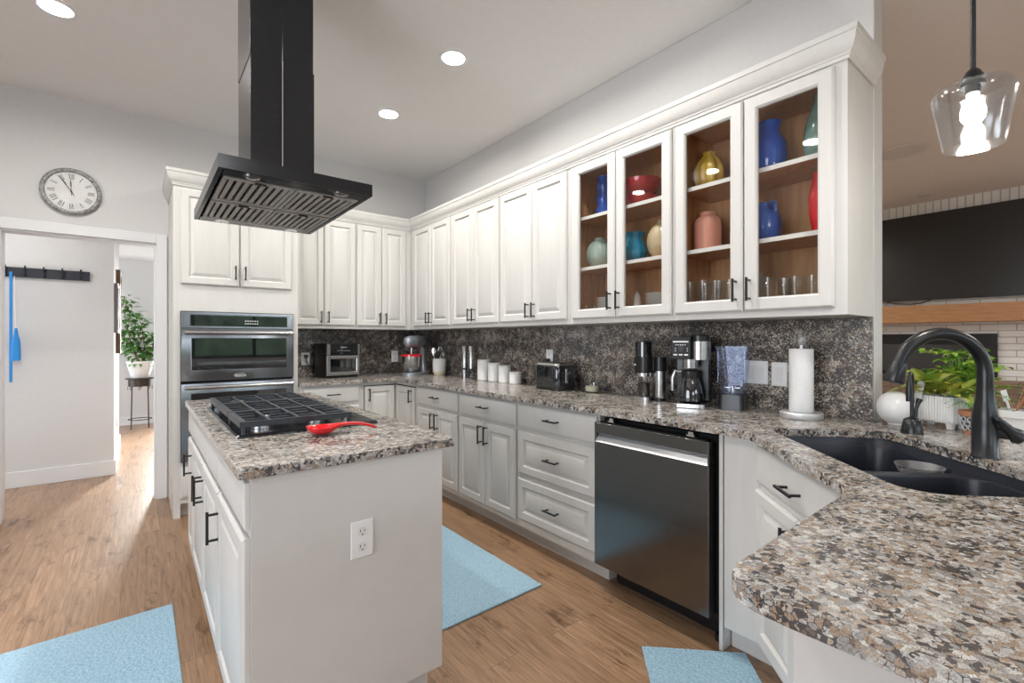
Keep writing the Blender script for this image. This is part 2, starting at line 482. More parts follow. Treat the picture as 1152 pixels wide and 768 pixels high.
def FX(loc, rz):
    return Matrix.Translation(loc) @ Matrix.Rotation(rz, 4, 'Z')


# ------------------------------------------------------------------ room shell
HC = 3.01
struct('floor', B().box(-6, 5.55, -9, 4.6, -0.05, 0), 'floor', smooth=0)
struct('ceiling', B().box(-6, 5.55, -9, 0.12, HC, HC + 0.1), 'ceil', smooth=0)
struct('ceiling_hall', B().box(-6, 0.12, 0.12, 4.6, 2.45, 2.55), 'ceil', smooth=0)
ox0, ox1, oz = -3.226, -2.369, 2.024        # doorway in the oven wall
b = B()
b.box(-6, ox0, 0, 0.12, 0, HC); b.box(ox0, ox1, 0, 0.12, oz, HC); b.box(ox1, 5.4, 0, 0.12, 0, HC)
struct('wall_back', b, 'wall', smooth=0)
struct('wall_right', B().box(0, 0.12, -4.064, 0, 0, HC), 'wall', smooth=0, bevel=0.006)
struct('wall_living', B().box(5.4, 5.5, -9, 0, 0, HC), 'brickw', smooth=0)
struct('trim_1', B().box(5.388, 5.4, -6, 0, HC - 0.2, HC), 'bricks', smooth=0)
# wall behind the camera with windows
wz0, wz1 = 0.85, 2.3
b = B(); xs = [(-4.8, -2.4), (-1.6, 0.8), (1.8, 4.6)]; px = -6
for a0, a1 in xs:
    b.box(px, a0, -8.8, -8.7, 0, HC); b.box(a0, a1, -8.8, -8.7, 0, wz0); b.box(a0, a1, -8.8, -8.7, wz1, HC); px = a1
b.box(px, 5.5, -8.8, -8.7, 0, HC)
struct('wall_front', b, 'wall', smooth=0)
b = B(); b.box(-5.9, -5.8, -8.8, -5.6, 0, HC); b.box(-5.9, -5.8, -3.0, 0, 0, HC)
b.box(-5.9, -5.8, -5.6, -3.0, 0, 0.6); b.box(-5.9, -5.8, -5.6, -3.0, 2.4, HC)
struct('wall_left', b, 'wall', smooth=0)
for i, (a0, a1) in enumerate(xs):
    b = B()
    if True:
        for q in (a0, (a0 + a1) / 2 - 0.03, a1 - 0.06): b.box(q, q + 0.06, -8.79, -8.71, wz0, wz1)
        b.box(a0, a1, -8.79, -8.71, wz0, wz0 + 0.06); b.box(a0, a1, -8.79, -8.71, wz1 - 0.06, wz1)
        w = struct('window_%d' % (i + 1), b, 'black', smooth=0)
        B().box(a0 + 0.06, a1 - 0.06, -8.756, -8.75, wz0 + 0.06, wz1 - 0.06).build('window_pane', 'winpane', w, smooth=0)


# ---- doorway casing, hall
CA = -0.018
b = B()
b.box(ox1, ox1 + 0.07, CA, 0, 0, oz + 0.075); b.box(ox0 - 0.07, ox0, CA, 0, 0, oz + 0.075); b.box(ox0, ox1, CA, 0, oz, oz + 0.075)
b.box(ox1 - 0.012, ox1, 0, 0.13, 0, oz); b.box(ox0, ox0 + 0.012, 0, 0.13, 0, oz); b.box(ox0, ox1, 0, 0.13, oz - 0.012, oz)
struct('trim_2', b, 'trim', smooth=0, bevel=0.003)
struct('wall_hall', B().box(-5, -2.66, 1.1, 2.6, 0, 2.45), 'wall', smooth=0)
struct('baseboard_hall', B().box(-5, -2.645, 1.085, 1.1, 0, 0.135).box(-2.66, -2.645, 1.1, 2.6, 0, 0.135), 'trim', smooth=0, bevel=0.003)
b = B(); b.box(-6, -2.12, 4.3, 4.4, 0, 2.45); b.box(-1.32, 0.12, 4.3, 4.4, 0, 2.45); b.box(-2.12, -1.32, 4.3, 4.4, 2.15, 2.45)
struct('wall_far', b, 'wall', smooth=0)
struct('baseboard_far', B().box(-6, -2.12, 4.285, 4.3, 0, 0.12), 'trim', smooth=0)
struct('wall_hall_right', B().box(-0.6, -0.5, 0.12, 4.3, 0, 2.45), 'wall', smooth=0)
struct('baseboard_left', B().box(-5.8, ox0 - 0.071, -0.015, 0, 0, 0.13), 'trim', smooth=0)
d = struct('door_1', B().box(-2.12, -2.02, 4.32, 4.36, 0, 2.15).box(-1.42, -1.32, 4.32, 4.36, 0, 2.15).box(-2.02, -1.42, 4.32, 4.36, 2.03, 2.15).box(-2.02, -1.42, 4.32, 4.36, 0, 0.2), 'trim', smooth=0)
B().box(-2.02, -1.42, 4.335, 4.34, 0.2, 2.03).build('door_pane', 'winpane', d, smooth=0)

# half wall under the far side of the peninsula
struct('wall_peninsula', B().box(0.0, 0.12, -5.2, -4.066, 0, 0.882), 'wall', smooth=0)


# ------------------------------------------------------------------ joinery helpers
def pull(parent, x, z, L=0.128, vertical=True, y=-0.02, X=None, name='handle'):
    b = B(X); h = L / 2; o = y - 0.03
    if vertical:
        b.box(x - 0.0045, x + 0.0045, o - 0.009, o, z - h, z + h)
        for q in (z - h + 0.012, z + h - 0.012): b.box(x - 0.004, x + 0.004, o, y + 0.001, q - 0.004, q + 0.004)
    else:
        b.box(x - h, x + h, o - 0.009, o, z - 0.0045, z + 0.0045)
        for q in (x - h + 0.012, x + h - 0.012): b.box(q - 0.004, q + 0.004, o, y + 0.001, z - 0.004, z + 0.004)
    return b.build(name, 'black', parent, smooth=0, bevel=0.001)


def raised_door(parent, x0, x1, z0, z1, handle=None, name='door', X=None, m='cab', st=0.055, vertical=True):
    b = B(X)
    b.rect_rings(x0, x1, z0, z1, [(0, -0.001), (0, -0.013), (0.003, -0.016), (0.008, -0.021), (st - 0.006, -0.021), (st - 0.001, -0.0125),
                                  (st + 0.004, -0.0085), (st + 0.026, -0.0185), (st + 0.029, -0.0195)])
    o = b.build(name, m, parent, smooth=20)
    if handle: pull(o, handle[0], handle[1], handle[2] if len(handle) > 2 else 0.128, vertical, X=X)
    return o


def slab_front(parent, x0, x1, z0, z1, handle=None, name='drawer', X=None, m='cab'):
    b = B(X)
    b.rect_rings(x0, x1, z0, z1, [(0, -0.001), (0, -0.012), (0.004, -0.014), (0.014, -0.019), (0.018, -0.020)])
    o = b.build(name, m, parent, smooth=20)
    if handle: pull(o, handle[0], handle[1], 0.11, False, X=X)
    return o


def glass_door(parent, x0, x1, z0, z1, handle, st=0.058):
    b = B()
    rings = [(0, 0), (0, -0.013), (0.003, -0.016), (0.008, -0.020), (st - 0.008, -0.020), (st, -0.013), (st, 0), (0, 0)]
    b.rect_rings(x0, x1, z0, z1, rings, fill=False)
    o = b.build('door', 'cab', parent, smooth=20)
    B().box(x0 + st - 0.004, x1 - st + 0.004, -0.008, -0.004, z0 + st - 0.004, z1 - st + 0.004).build('glass_pane', 'pane', o, smooth=0)
    pull(o, handle, z0 + 0.065 + 0.03, 0.105)
    return o


UZ0, UZ1 = 1.362, 2.45
DZ0, DZ1 = 1.392, 2.342


def wall_cab(label, loc, rz, x0, x1, doors, depth):
    """doors: list of (xa, xb, handle side)"""
    t = T('wall_cabinet', label, 'cabinet', loc, rz, 'white upper cabinets')
    B().box(x0, x1, 0, depth - 0.002, UZ0, UZ1).build('cabinet_body', 'cab', t, smooth=0)
    for xa, xb, side in doors:
        hx = xb - 0.028 if side > 0 else xa + 0.028
        raised_door(t, xa, xb, DZ0, DZ1, (hx, 1.465, 0.105))
    return t


# upper cabinets on the oven wall (front of the carcass y = -0.325)
U1 = -0.325
wall_cab('two-door white upper cabinet right beside the tall oven cabinet, over the air fryer', (-1.465, U1, 0), 0, 0.0, 0.577, [(0.03, 0.284, 1), (0.29, 0.571, -1)], -U1)
wall_cab('two-door white upper cabinet on the oven wall, in the corner over the stand mixer', (-0.886, U1, 0), 0, 0.0, 0.558, [(0.006, 0.246, 1), (0.252, 0.500, -1)], -U1)
RZ = R(-90)
# along the long wall (local x runs towards the camera)
def W2(y): return (-0.325, y, 0)
wall_cab('narrow two-door white upper cabinet starting the long wall at the corner', W2(-0.327), RZ, 0, 0.79, [(0.085, 0.434, 1), (0.440, 0.775, -1)], 0.325)
wall_cab('two-door white upper cabinet above the white canisters', W2(-1.119), RZ, 0, 0.709, [(0.025, 0.357, 1), (0.363, 0.700, -1)], 0.325)
wall_cab('widest solid two-door white upper cabinet, above the toaster and left of the glass doors', W2(-1.83), RZ, 0, 0.733, [(0.012, 0.377, 1), (0.383, 0.712, -1)], 0.325)


def glass_cab(label, y0, width, doors):
    t = T('glass_front_cabinet', label, 'cabinet', W2(y0), RZ, 'glass-front upper cabinets')
    D = 0.323; b = B()
    b.box(0, 0.016, 0.02, D, UZ0, UZ1); b.box(width - 0.016, width, 0.02, D, UZ0, UZ1)
    b.box(0.016, width - 0.016, 0.02, D, UZ0, 1.435); b.box(0.016, width - 0.016, 0.02, D, 2.335, UZ1)
    b.box(0.016, width - 0.016, D - 0.012, D, 1.435, 2.335)
    b.box(0.016, 0.022, 0.02, D - 0.012, 1.435, 2.335, 1); b.box(width - 0.022, width - 0.016, 0.02, D - 0.012, 1.435, 2.335, 1)
    b.box(0.022, width - 0.022, D - 0.016, D - 0.012, 1.435, 2.335, 1); b.box(0.022, width - 0.022, 0.02, D - 0.016, 1.435, 1.4395, 1)
    b.box(0.022, width - 0.022, 0.02, D - 0.016, 2.331, 2.335, 1)
    b.build('cabinet_body', ['cab', 'oak'], t, smooth=0)
    f = B()
    f.box(0, 0.035, 0, 0.02, UZ0, UZ1); f.box(width - 0.06, width, 0, 0.02, UZ0, UZ1)
    f.box(0.035, width - 0.06, 0, 0.02, UZ0, 1.425); f.box(0.035, width - 0.06, 0, 0.02, 2.31, UZ1)
    f.build('face_frame', 'cab', t, smooth=0)
    for z in (1.694, 2.009):
        s_ = B().box(0.023, width - 0.023, 0.022, D - 0.018, z, z + 0.018).box(0.023, width - 0.023, 0.0215, 0.0225, z, z + 0.018, 1)
        s_.build('shelf', ['oak', 'shelf'], t, smooth=0)
        B().box(0.023, width - 0.023, 0.0205, 0.0212, z - 0.001, z + 0.019).build('shelf_edge', 'shelf', t, smooth=0)
    for xa, xb, s_ in doors:
        glass_door(t, xa, xb, DZ0, DZ1, xb - 0.028 if s_ > 0 else xa + 0.028)
    return t


glass_cab('glass-front upper cabinet holding the red bowls, teal pitcher and plate stacks', -2.565, 0.743, [(0.03, 0.370, 1), (0.376, 0.733, -1)])
glass_cab('glass-front upper cabinet at the wall end, holding yellow and pink vases and drinking glasses', -3.31, 0.75, [(0.010, 0.353, 1), (0.359, 0.710, -1)])

# crown moulding along all upper cabinets
prof = [(0.0, 2.352), (0.006, 2.352), (0.008, 2.364), (0.012, 2.368), (0.013, 2.374), (0.016, 2.378), (0.024, 2.388), (0.033, 2.412), (0.037, 2.436), (0.041, 2.440), (0.043, 2.461), (0.0, 2.461)]
path = [(-2.288, -0.001), (-2.288, -0.612), (-1.464, -0.612), (-1.464, -0.327), (-0.327, -0.327), (-0.327, -4.062), (-0.001, -4.062)]


def sweep(path, prof, side=1):
    P = [Vector(p) for p in path]; loops = []
    for i, p in enumerate(P):
        ns = []
        for a_, b_ in ((i - 1, i), (i, i + 1)):
            if a_ >= 0 and b_ < len(P):
                d = (P[b_] - P[a_]).normalized(); ns.append(Vector((d.y, -d.x)) * side)
        if len(ns) == 2:
            k = (ns[0] + ns[1]); n = k / (1 + ns[0].dot(ns[1]))
        else: n = ns[0]
        loops.append([(p.x + n.x * o, p.y + n.y * o, z) for o, z in prof])
    return loops


struct('trim_3', B().loft(sweep(path, prof, 1)), 'cab', smooth=25)

# ------------------------------------------------------------------ tall oven cabinet
t = T('tall_oven_cabinet', 'tall white cabinet that frames the double wall oven', 'cabinet', (-2.288, -0.61, 0))
b = B(); Wd = 0.822
b.box(0, 0.02, 0.03, 0.608, 0, 2.45); b.box(Wd - 0.02, Wd, 0.03, 0.608, 0, 2.45)
b.box(0.02, Wd - 0.02, 0.03, 0.608, 1.47, 2.45); b.box(0.02, Wd - 0.02, 0.03, 0.608, 0.1, 0.38); b.box(0.02, Wd - 0.02, 0.59, 0.608, 0.38, 1.47)
b.box(0.02, Wd - 0.02, 0.06, 0.08, 0, 0.1)
b.box(0, 0.041, 0, 0.03, 0, 2.45); b.box(Wd - 0.036, Wd, 0, 0.03, 0, 2.45)
b.box(0.041, Wd - 0.036, 0, 0.03, 1.468, 2.45); b.box(0.041, Wd - 0.036, 0, 0.03, 0.1, 0.388)
b.build('cabinet_body', 'cab', t, smooth=0)
raised_door(t, 0.041, 0.405, 1.66, 2.335, (0.377, 1.76, 0.105))
raised_door(t, 0.414, 0.772, 1.66, 2.335, (0.442, 1.76, 0.105))
slab_front(t, 0.041, 0.785, 0.14, 0.36, (0.41, 0.25))

ov = T('double_wall_oven', 'dark stainless double wall oven with mirror-black glass', 'oven', (-2.246, -0.612, 0.39))
Wo = 0.741
B().box(0.004, Wo - 0.004, 0.002, 0.55, 0.004, 1.072).build('oven_body', 'blacksteel', ov, smooth=0)
b = B(); z0, z1 = 0.955, 1.074                                 # control panel
b.rect_rings(0, Wo, z0, z1, [(0, 0), (0, -0.016), (0.003, -0.019), (0.017, -0.019), (0.019, -0.017)])
cp = b.build('control_panel', 'ovensteel', ov, smooth=20)
B().box(0.055, Wo - 0.045, -0.0195, -0.018, z0 + 0.016, z1 - 0.022).build('display_glass', 'ovenglass', cp, smooth=0)
dp = B()
for k in range(6): dp.box(0.40 + 0.016 * k, 0.408 + 0.016 * k, -0.0200, -0.0196, z0 + 0.055, z0 + 0.062)
for k in range(6): dp.box(0.40 + 0.016 * k, 0.408 + 0.016 * k, -0.0200, -0.0196, z0 + 0.035, z0 + 0.042)
dp.build('display_marks', 'whitepl', cp, smooth=0)


def oven_door(z0, z1, gz0, gz1, hz, logo=False):
    b = B()
    b.rect_rings(0, Wo, z0, z1, [(0, 0), (0, -0.028), (0.004, -0.032), (0.008, -0.033)])
    o = b.build('oven_door', 'ovensteel', ov, smooth=20)
    g = B()
    g.rect_rings(0.06, Wo - 0.055, gz0, gz1, [(0, -0.0325), (0, -0.0335), (0.002, -0.0345)])
    g.build('door_glass', 'ovenglass', o, smooth=20)
    h = B(); h.cyl((0.02, -0.078, hz), (Wo - 0.02, -0.078, hz), 0.0125, n=16)
    for q in (0.05, Wo - 0.05): h.box(q - 0.012, q + 0.012, -0.075, -0.03, hz - 0.009, hz + 0.009)
    h.build('handle', 'steel', o)
    if logo:
        l = B(); l.tube([(Wo / 2 + 0.045 * math.cos(a * 0.3), -0.0337, z0 + 0.033 + 0.014 * math.sin(a * 0.3)) for a in range(3, 20)], 0.001, 6)
        for k in range(8): l.box(Wo / 2 - 0.035 + k * 0.009, Wo / 2 - 0.03 + k * 0.009, -0.0338, -0.033, z0 + 0.028, z0 + 0.036)
        l.build('maker_emblem', 'whitepl', o, smooth=0)


oven_door(0.575, 0.948, 0.655, 0.885, 0.925, True)
oven_door(0.008, 0.560, 0.11, 0.488, 0.532)
B().box(0.002, Wo - 0.002, -0.006, 0, 0.561, 0.574).build('vent_strip', 'gap', ov, smooth=0)

# ------------------------------------------------------------------ base cabinets
def base_body(t, x0, x1, depth=0.605):
    B().box(x0, x1, 0, depth, 0.1, 0.880).box(x0, x1, 0.07, depth, 0, 0.1).build('cabinet_body', 'cab', t, smooth=0)


t = T('base_cabinet', 'white base cabinet with one drawer, under the air fryer next to the oven', 'cabinet', (-1.464, -0.61, 0), 0, 'white base cabinets')
base_body(t, 0, 0.53)
slab_front(t, 0.035, 0.50, 0.725, 0.858, (0.27, 0.80))
raised_door(t, 0.035, 0.264, 0.13, 0.695, (0.236, 0.61)); raised_door(t, 0.27, 0.50, 0.13, 0.695, (0.298, 0.61))

t = T('corner_base_cabinet', 'white corner base cabinet with a folding door that wraps the inside corner', 'cabinet', (0, 0, 0), 0)
b = B(); b.prism([(-0.932, -0.004), (-0.932, -0.61), (-0.61, -0.61), (-0.61, -1.045), (-0.004, -1.045), (-0.004, -0.004)][::-1], 0.1, 0.880)
b.prism([(-0.932, -0.004), (-0.932, -0.54), (-0.54, -0.54), (-0.54, -1.045), (-0.004, -1.045), (-0.004, -0.004)][::-1], 0, 0.1)
b.build('cabinet_body', 'cab', t, smooth=0)
g = B(); g.box(-0.920, -0.914, -0.6115, -0.6095, 0.12, 0.857); g.box(-0.920, -0.6115, -0.6115, -0.6095, 0.850, 0.857); g.box(-0.6115, -0.6095, -1.0, -0.6115, 0.850, 0.857)
g.build('door_gap', 'gap', t, smooth=0)
raised_door(t, 0, 0.277, 0.125, 0.849, (0.028, 0.775, 0.115), X=FX((-0.912, -0.61, 0), 0))
raised_door(t, 0, 0.36, 0.125, 0.849, (0.325, 0.775, 0.115), X=FX((-0.61, -0.635, 0), RZ))


def base_W2(label, y0, width, build):
    t = T('base_cabinet', label, 'cabinet', (-0.61, y0, 0), RZ, 'white base cabinets')
    base_body(t, 0, width); build(t, width)
    return t


def two_door(t, w):
    slab_front(t, 0.012, w - 0.014, 0.722, 0.868, (w / 2, 0.802))
    m_ = w / 2
    raised_door(t, 0.012, m_ - 0.003, 0.135, 0.700, (m_ - 0.034, 0.615)); raised_door(t, m_ + 0.003, w - 0.014, 0.135, 0.700, (m_ + 0.034, 0.615))


def three_drawer(t, w):
    slab_front(t, 0.012, w - 0.012, 0.725, 0.868, (w / 2, 0.798))
    raised_door(t, 0.012, w - 0.012, 0.438, 0.700, (w / 2, 0.569, 0.11), name='drawer', vertical=False)
    raised_door(t, 0.012, w - 0.012, 0.155, 0.410, (w / 2, 0.283, 0.11), name='drawer', vertical=False)


base_W2('white base cabinet with one drawer over two doors, nearest the corner on the long wall', -1.048, 0.655, two_door)
base_W2('white base cabinet with one drawer over two doors, next to the three-drawer unit', -1.706, 0.685, two_door)
base_W2('white base cabinet with three stacked drawers beside the dishwasher', -2.394, 0.665, three_drawer)

# dishwasher
dw = T('dishwasher', 'black stainless dishwasher with a pocket handle', 'dishwasher', (-0.61, -3.066, 0), RZ)
B().box(0.006, 0.622, 0.02, 0.57, 0.12, 0.862).box(0.02, 0.61, 0.10, 0.5, 0.0, 0.12).build('tub', 'gap', dw, smooth=0)
b = B(); fw = 0.612; F_ = -0.052
b.box(0.0, fw, F_, -0.002, 0.128, 0.748)                       # lower panel
b.box(0.0, fw, F_, -0.002, 0.792, 0.846)                       # top rail
b.box(0.0, 0.006, F_, -0.002, 0.748, 0.792); b.box(fw - 0.006, fw, F_, -0.002, 0.748, 0.792)
dd = b.build('door', 'blacksteel', dw, smooth=0, bevel=0.002)
b = B(); b.add([(0.006, F_, 0.748), (fw - 0.006, F_, 0.748), (fw - 0.006, -0.022, 0.784), (0.006, -0.022, 0.784), (fw - 0.006, -0.022, 0.792), (0.006, -0.022, 0.792)],
               [(0, 1, 2, 3), (3, 2, 4, 5)])
b.build('pocket_handle', 'pocket', dd, smooth=0)
b = B(); b.box(0.02, fw - 0.02, -0.045, -0.002, 0.846, 0.850)
for k in range(34): b.box(0.05 + k * 0.015, 0.057 + k * 0.015, -0.040, -0.008, 0.850, 0.853)
b.build('control_strip', ['blackpl'], dd, smooth=0)
b = B()
for q in (0.09, 0.52): b.box(q - 0.012, q + 0.012, -0.03, -0.01, 0.853, 0.872).box(q - 0.018, q + 0.018, -0.034, -0.028, 0.850, 0.860)
b.build('mounting_bracket', 'chrome', dw, smooth=0)
B().box(0.04, 0.63, 0.085, 0.098, 0.002, 0.12).box(0.595, 0.63, 0.03, 0.085, 0.0, 0.03).build('kick_plate', 'blackpl', dw, smooth=0)

# sink base cabinet: straight filler, diagonal face, open inside
sk = T('sink_base_cabinet', 'white corner sink cabinet with a diagonal front, under the black sink', 'cabinet', (-0.625, -3.86, 0), R(-135))
b = B(FX((-0.625, -3.86, 0), R(-135)).inverted())
b.box(-0.625, -0.605, -3.718, -3.702, 0.0, 0.880)              # end panel stile by the dishwasher
b.box(-0.605, -0.03, -3.718, -3.702, 0.0, 0.880)
b.box(-0.622, -0.605, -3.872, -3.722, 0.1, 0.880)
b.box(-0.56, -0.545, -3.95, -3.722, 0.0, 0.1)
b.build('side_panel', 'cab', sk, smooth=0, bevel=0.002)
B().box(0.0, 0.67, 0.0, 0.018, 0.1, 0.880).box(0.0, 0.67, 0.07, 0.085, 0, 0.1).build('face_frame', 'cab', sk, smooth=0)
slab_front(sk, 0.012, 0.655, 0.725, 0.862, (0.318, 0.786))
raised_door(sk, 0.012, 0.330, 0.13, 0.700, (0.304, 0.60)); raised_door(sk, 0.336, 0.655, 0.13, 0.700, (0.366, 0.615))

t = T('peninsula_base', 'white panelled base of the near peninsula, under the overhanging counter end', 'cabinet', (-1.63, -4.362, 0), 0)
B().box(0, 0.485, -0.82, 0, 0.0, 0.882).build('end_panel', 'island', t, smooth=0)

# ------------------------------------------------------------------ countertop with sink cut-out
SKC = (-0.661, -4.282); SKA = R(-135)


def sk_w(p):
    q = rot2(p, SKA); return (SKC[0] + q[0], SKC[1] + q[1])


hole = [sk_w(p) for p in rrect(-0.40, 0.40, -0.2185, 0.2185, 0.085, 7)]
ct = [(-1.462, -0.022), (-1.462, -0.655), (-0.655, -0.655), (-0.662, -3.80), (-0.675, -3.845), (-0.70, -3.878), (-0.735, -3.905), (-1.165, -4.312), (-1.745, -4.322)]
ct += [(-1.775, -4.330), (-1.797, -4.350), (-1.806, -4.378), (-1.808, -4.42), (-1.79, -5.24), (0.34, -5.24), (0.34, -4.072), (-0.022, -4.072), (-0.022, -0.022)]
ob = B().prism(ct, 0.884, 0.914, holes=[hole]).build('granite_countertop', 'granite', smooth=0, bevel=0.003)
tag(ob, 'long speckled granite countertop running from the oven round the corner to the peninsula', 'countertop')
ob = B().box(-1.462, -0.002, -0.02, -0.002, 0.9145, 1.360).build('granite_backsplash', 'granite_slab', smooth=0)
tag(ob, 'granite backsplash slab on the short oven wall behind the air fryer', 'backsplash')
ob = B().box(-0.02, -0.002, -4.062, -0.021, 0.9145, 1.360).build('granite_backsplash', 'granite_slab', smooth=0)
tag(ob, 'long granite backsplash slab behind the toaster, coffee maker and paper towels', 'backsplash')

# sink
sn = T('kitchen_sink', 'black composite double-bowl sink set under the granite', 'sink', (SKC[0], SKC[1], 0.884), SKA)
outer = rrect(-0.415, 0.415, -0.232, 0.232, 0.09, 7)
bowlL = rrect(-0.395, -0.018, -0.213, 0.213, 0.07, 7); bowlR = rrect(0.018, 0.395, -0.213, 0.213, 0.07, 7)
b = B()
b.loft([[(x, y, -0.001) for x, y in rrect(-0.45, 0.45, -0.26, 0.26, 0.1, 7)], [(x, y, -0.001) for x, y in rrect(-0.405, 0.405, -0.223, 0.223, 0.085, 7)], [(x, y, -0.03) for x, y in rrect(-0.398, 0.398, -0.2155, 0.2155, 0.08, 7)]], False, False)
tris = tessellate_polygon([[Vector((x, y, 0)) for x, y in l] for l in (rrect(-0.398, 0.398, -0.2155, 0.2155, 0.08, 7), bowlL, bowlR)])
fl = rrect(-0.398, 0.398, -0.2155, 0.2155, 0.08, 7) + bowlL + bowlR
b.add([(x, y, -0.03) for x, y in fl], [tuple(t_) for t_ in tris])
for bw in (bowlL, bowlR):
    cx = sum(p[0] for p in bw) / len(bw)
    sc = lambda k, z: [(cx + (x - cx) * k, y * k, z) for x, y in bw]
    b.loft([sc(1, -0.03), sc(0.99, -0.036), sc(0.965, -0.18), sc(0.94, -0.205), sc(0.88, -0.215)], False, True)
b.build('basin', 'sink', sn, smooth=50, recalc=False)
for cx in (-0.205, 0.205):
    B().lathe([(0.057, -0.2148), (0.055, -0.212), (0.042, -0.2125), (0.03, -0.2145)], cx, 0.02, 24).build('drain_strainer', 'steel', sn)
b = B(FX((-0.086, 0.125, -0.046), 0))
b.lathe([(0.0, 0.0), (0.05, 0.0), (0.062, 0.022), (0.064, 0.022), (0.052, -0.003), (0.0, -0.004)], 0, 0, 28, cap0=False, cap1=False)
ob = b.build('soap_dish', 'frostclear', loc=(SKC[0], SKC[1], 0.884), rz=SKA)
tag(ob, 'small clear dish hanging inside the far sink bowl behind the divider', 'dish')

# faucet
FB = Vector((-0.497, -4.458, 0.914))
fc = T('kitchen_faucet', 'tall matte black gooseneck pull-down faucet standing behind the sink', 'faucet', FB, SKA)
# local: -y points over the sink
B().lathe([(0.033, 0), (0.033, 0.004), (0.0305, 0.007), (0.0305, 0.10), (0.030, 0.122), (0.0255, 0.150), (0.0212, 0.175), (0.0205, 0.200)], n=28).build('body', 'black', fc, smooth=40)
B().lathe([(0.0208, 0.200), (0.0208, 0.2012), (0.0203, 0.2012), (0.0203, 0.203)], n=24).build('joint_ring', 'bronze', fc)
pts = []; r_ = 0.119; zt = 0.249
pts += [(0, 0, 0.203), (0, 0, 0.23)]
for k in range(0, 21):
    a = R(180 * k / 20 * 0.92); pts.append((0, -r_ + r_ * math.cos(a), zt + r_ * math.sin(a)))
B().tube(pts, [0.0195] * 3 + [0.0185] * (len(pts) - 3), 16).build('spout', 'black', fc, smooth=60)
p1 = Vector(pts[-1]); dr = (Vector(pts[-1]) - Vector(pts[-2])).normalized()
B().tube([p1, p1 + dr * 0.006, p1 + dr * 0.015, p1 + dr * 0.056, p1 + dr * 0.062], [0.019, 0.0205, 0.0210, 0.0285, 0.026], 20).build('spray_head', 'black', fc, smooth=45)
B().cyl((0, 0, 0.082), (0.022, 0.046, 0.076), 0.021, 0.020, 20).build('handle_hub', 'black', fc)
hl = B(); loops = []
for tt, w_, th_ in ((-0.024, 0.006, 0.006), (-0.018, 0.016, 0.009), (0.0, 0.0235, 0.011), (0.016, 0.018, 0.010), (0.032, 0.0125, 0.008), (0.06, 0.011, 0.007), (0.085, 0.0085, 0.006), (0.094, 0.003, 0.003)):
    c = Vector((0.038 + tt * 0.04, 0.053 - tt * 0.62, 0.070 + tt * 0.56)); u_ = Vector((0.0, 0.58, 0.81)); n_ = Vector((0.97, 0.22, 0))
    loops.append([c + u_ * w_ * math.cos(q) + n_ * th_ * math.sin(q) for q in [2 * math.pi * k / 16 for k in range(16)]])
hl.loft(loops); hl.build('lever', 'black', fc, smooth=60)

# small filtered water tap
fw_ = T('filter_tap', 'small black filtered-water tap with thin gooseneck and side lever behind the sink', 'tap', (-0.213, -4.232, 0.914), SKA)
B().lathe([(0.034, 0), (0.034, 0.004), (0.026, 0.05), (0.020, 0.056), (0.008, 0.060)], n=4 * 6).build('base', 'black', fw_)
pts = [(0, 0, 0.055), (0.0, 0, 0.195)] + [(0.026 - 0.026 * math.cos(R(a)), (-0.022 + 0.022 * math.cos(R(a))), 0.20 + 0.028 * math.sin(R(a))) for a in range(15, 181, 15)] + [(0.052, -0.044, 0.19)]
B().tube(pts, 0.0065, 10).tube([(0.052, -0.044, 0.195), (0.052, -0.044, 0.165), (0.052, -0.044, 0.125)], [0.008, 0.0105, 0.010], 12).build('spout', 'black', fw_)
B().tube([(0.0, 0.010, 0.045), (0.0, 0.014, 0.09), (0.0, 0.020, 0.112), (0.0, 0.027, 0.128)], [0.005, 0.005, 0.007, 0.010], 10).build('lever', 'black', fw_)

# ------------------------------------------------------------------ island
IX0, IX1, IY0, IY1 = -2.236, -1.628, -3.208, -1.42
isl = T('kitchen_island', 'white kitchen island with doors on its left side and an outlet on its end', 'island', (IX0, IY1, 0), RZ)
LW = IY1 - IY0; LD = IX1 - IX0
B().box(0, LW, 0, LD, 0.1, 0.880).build('island_body', 'island', isl, smooth=0, bevel=0.002)
B().box(0.03, LW - 0.055, 0.06, LD - 0.03, 0, 0.1).build('toe_kick', 'cab', isl, smooth=0)
B().box(LW, LW + 0.004, 0.02, LD - 0.002, 0.865, 0.8795).build('top_rail', 'cab', isl, smooth=0)
for a_, b_ in ((0.01, 0.266), (0.276, 1.258), (1.268, LW - 0.004)):
    slab_front(isl, a_, b_, 0.735, 0.866)
raised_door(isl, 0.01, 0.266, 0.115, 0.712, (0.236, 0.60, 0.115))
raised_door(isl, 0.276, 0.764, 0.115, 0.712, (0.732, 0.60, 0.115))
raised_door(isl, 0.770, 1.258, 0.115, 0.712, (0.802, 0.60, 0.115))
raised_door(isl, 1.268, LW - 0.004, 0.115, 0.712, (1.300, 0.60, 0.115))

ob = B().prism([(-2.268, -1.385), (-2.268, -3.22), (-2.258, -3.232), (-1.597, -3.232), (-1.587, -3.222), (-1.587, -1.385)], 0.882, 0.912).build('island_countertop', 'granite', smooth=0, bevel=0.003)
tag(ob, 'speckled granite top of the island, carrying the gas cooktop', 'countertop')


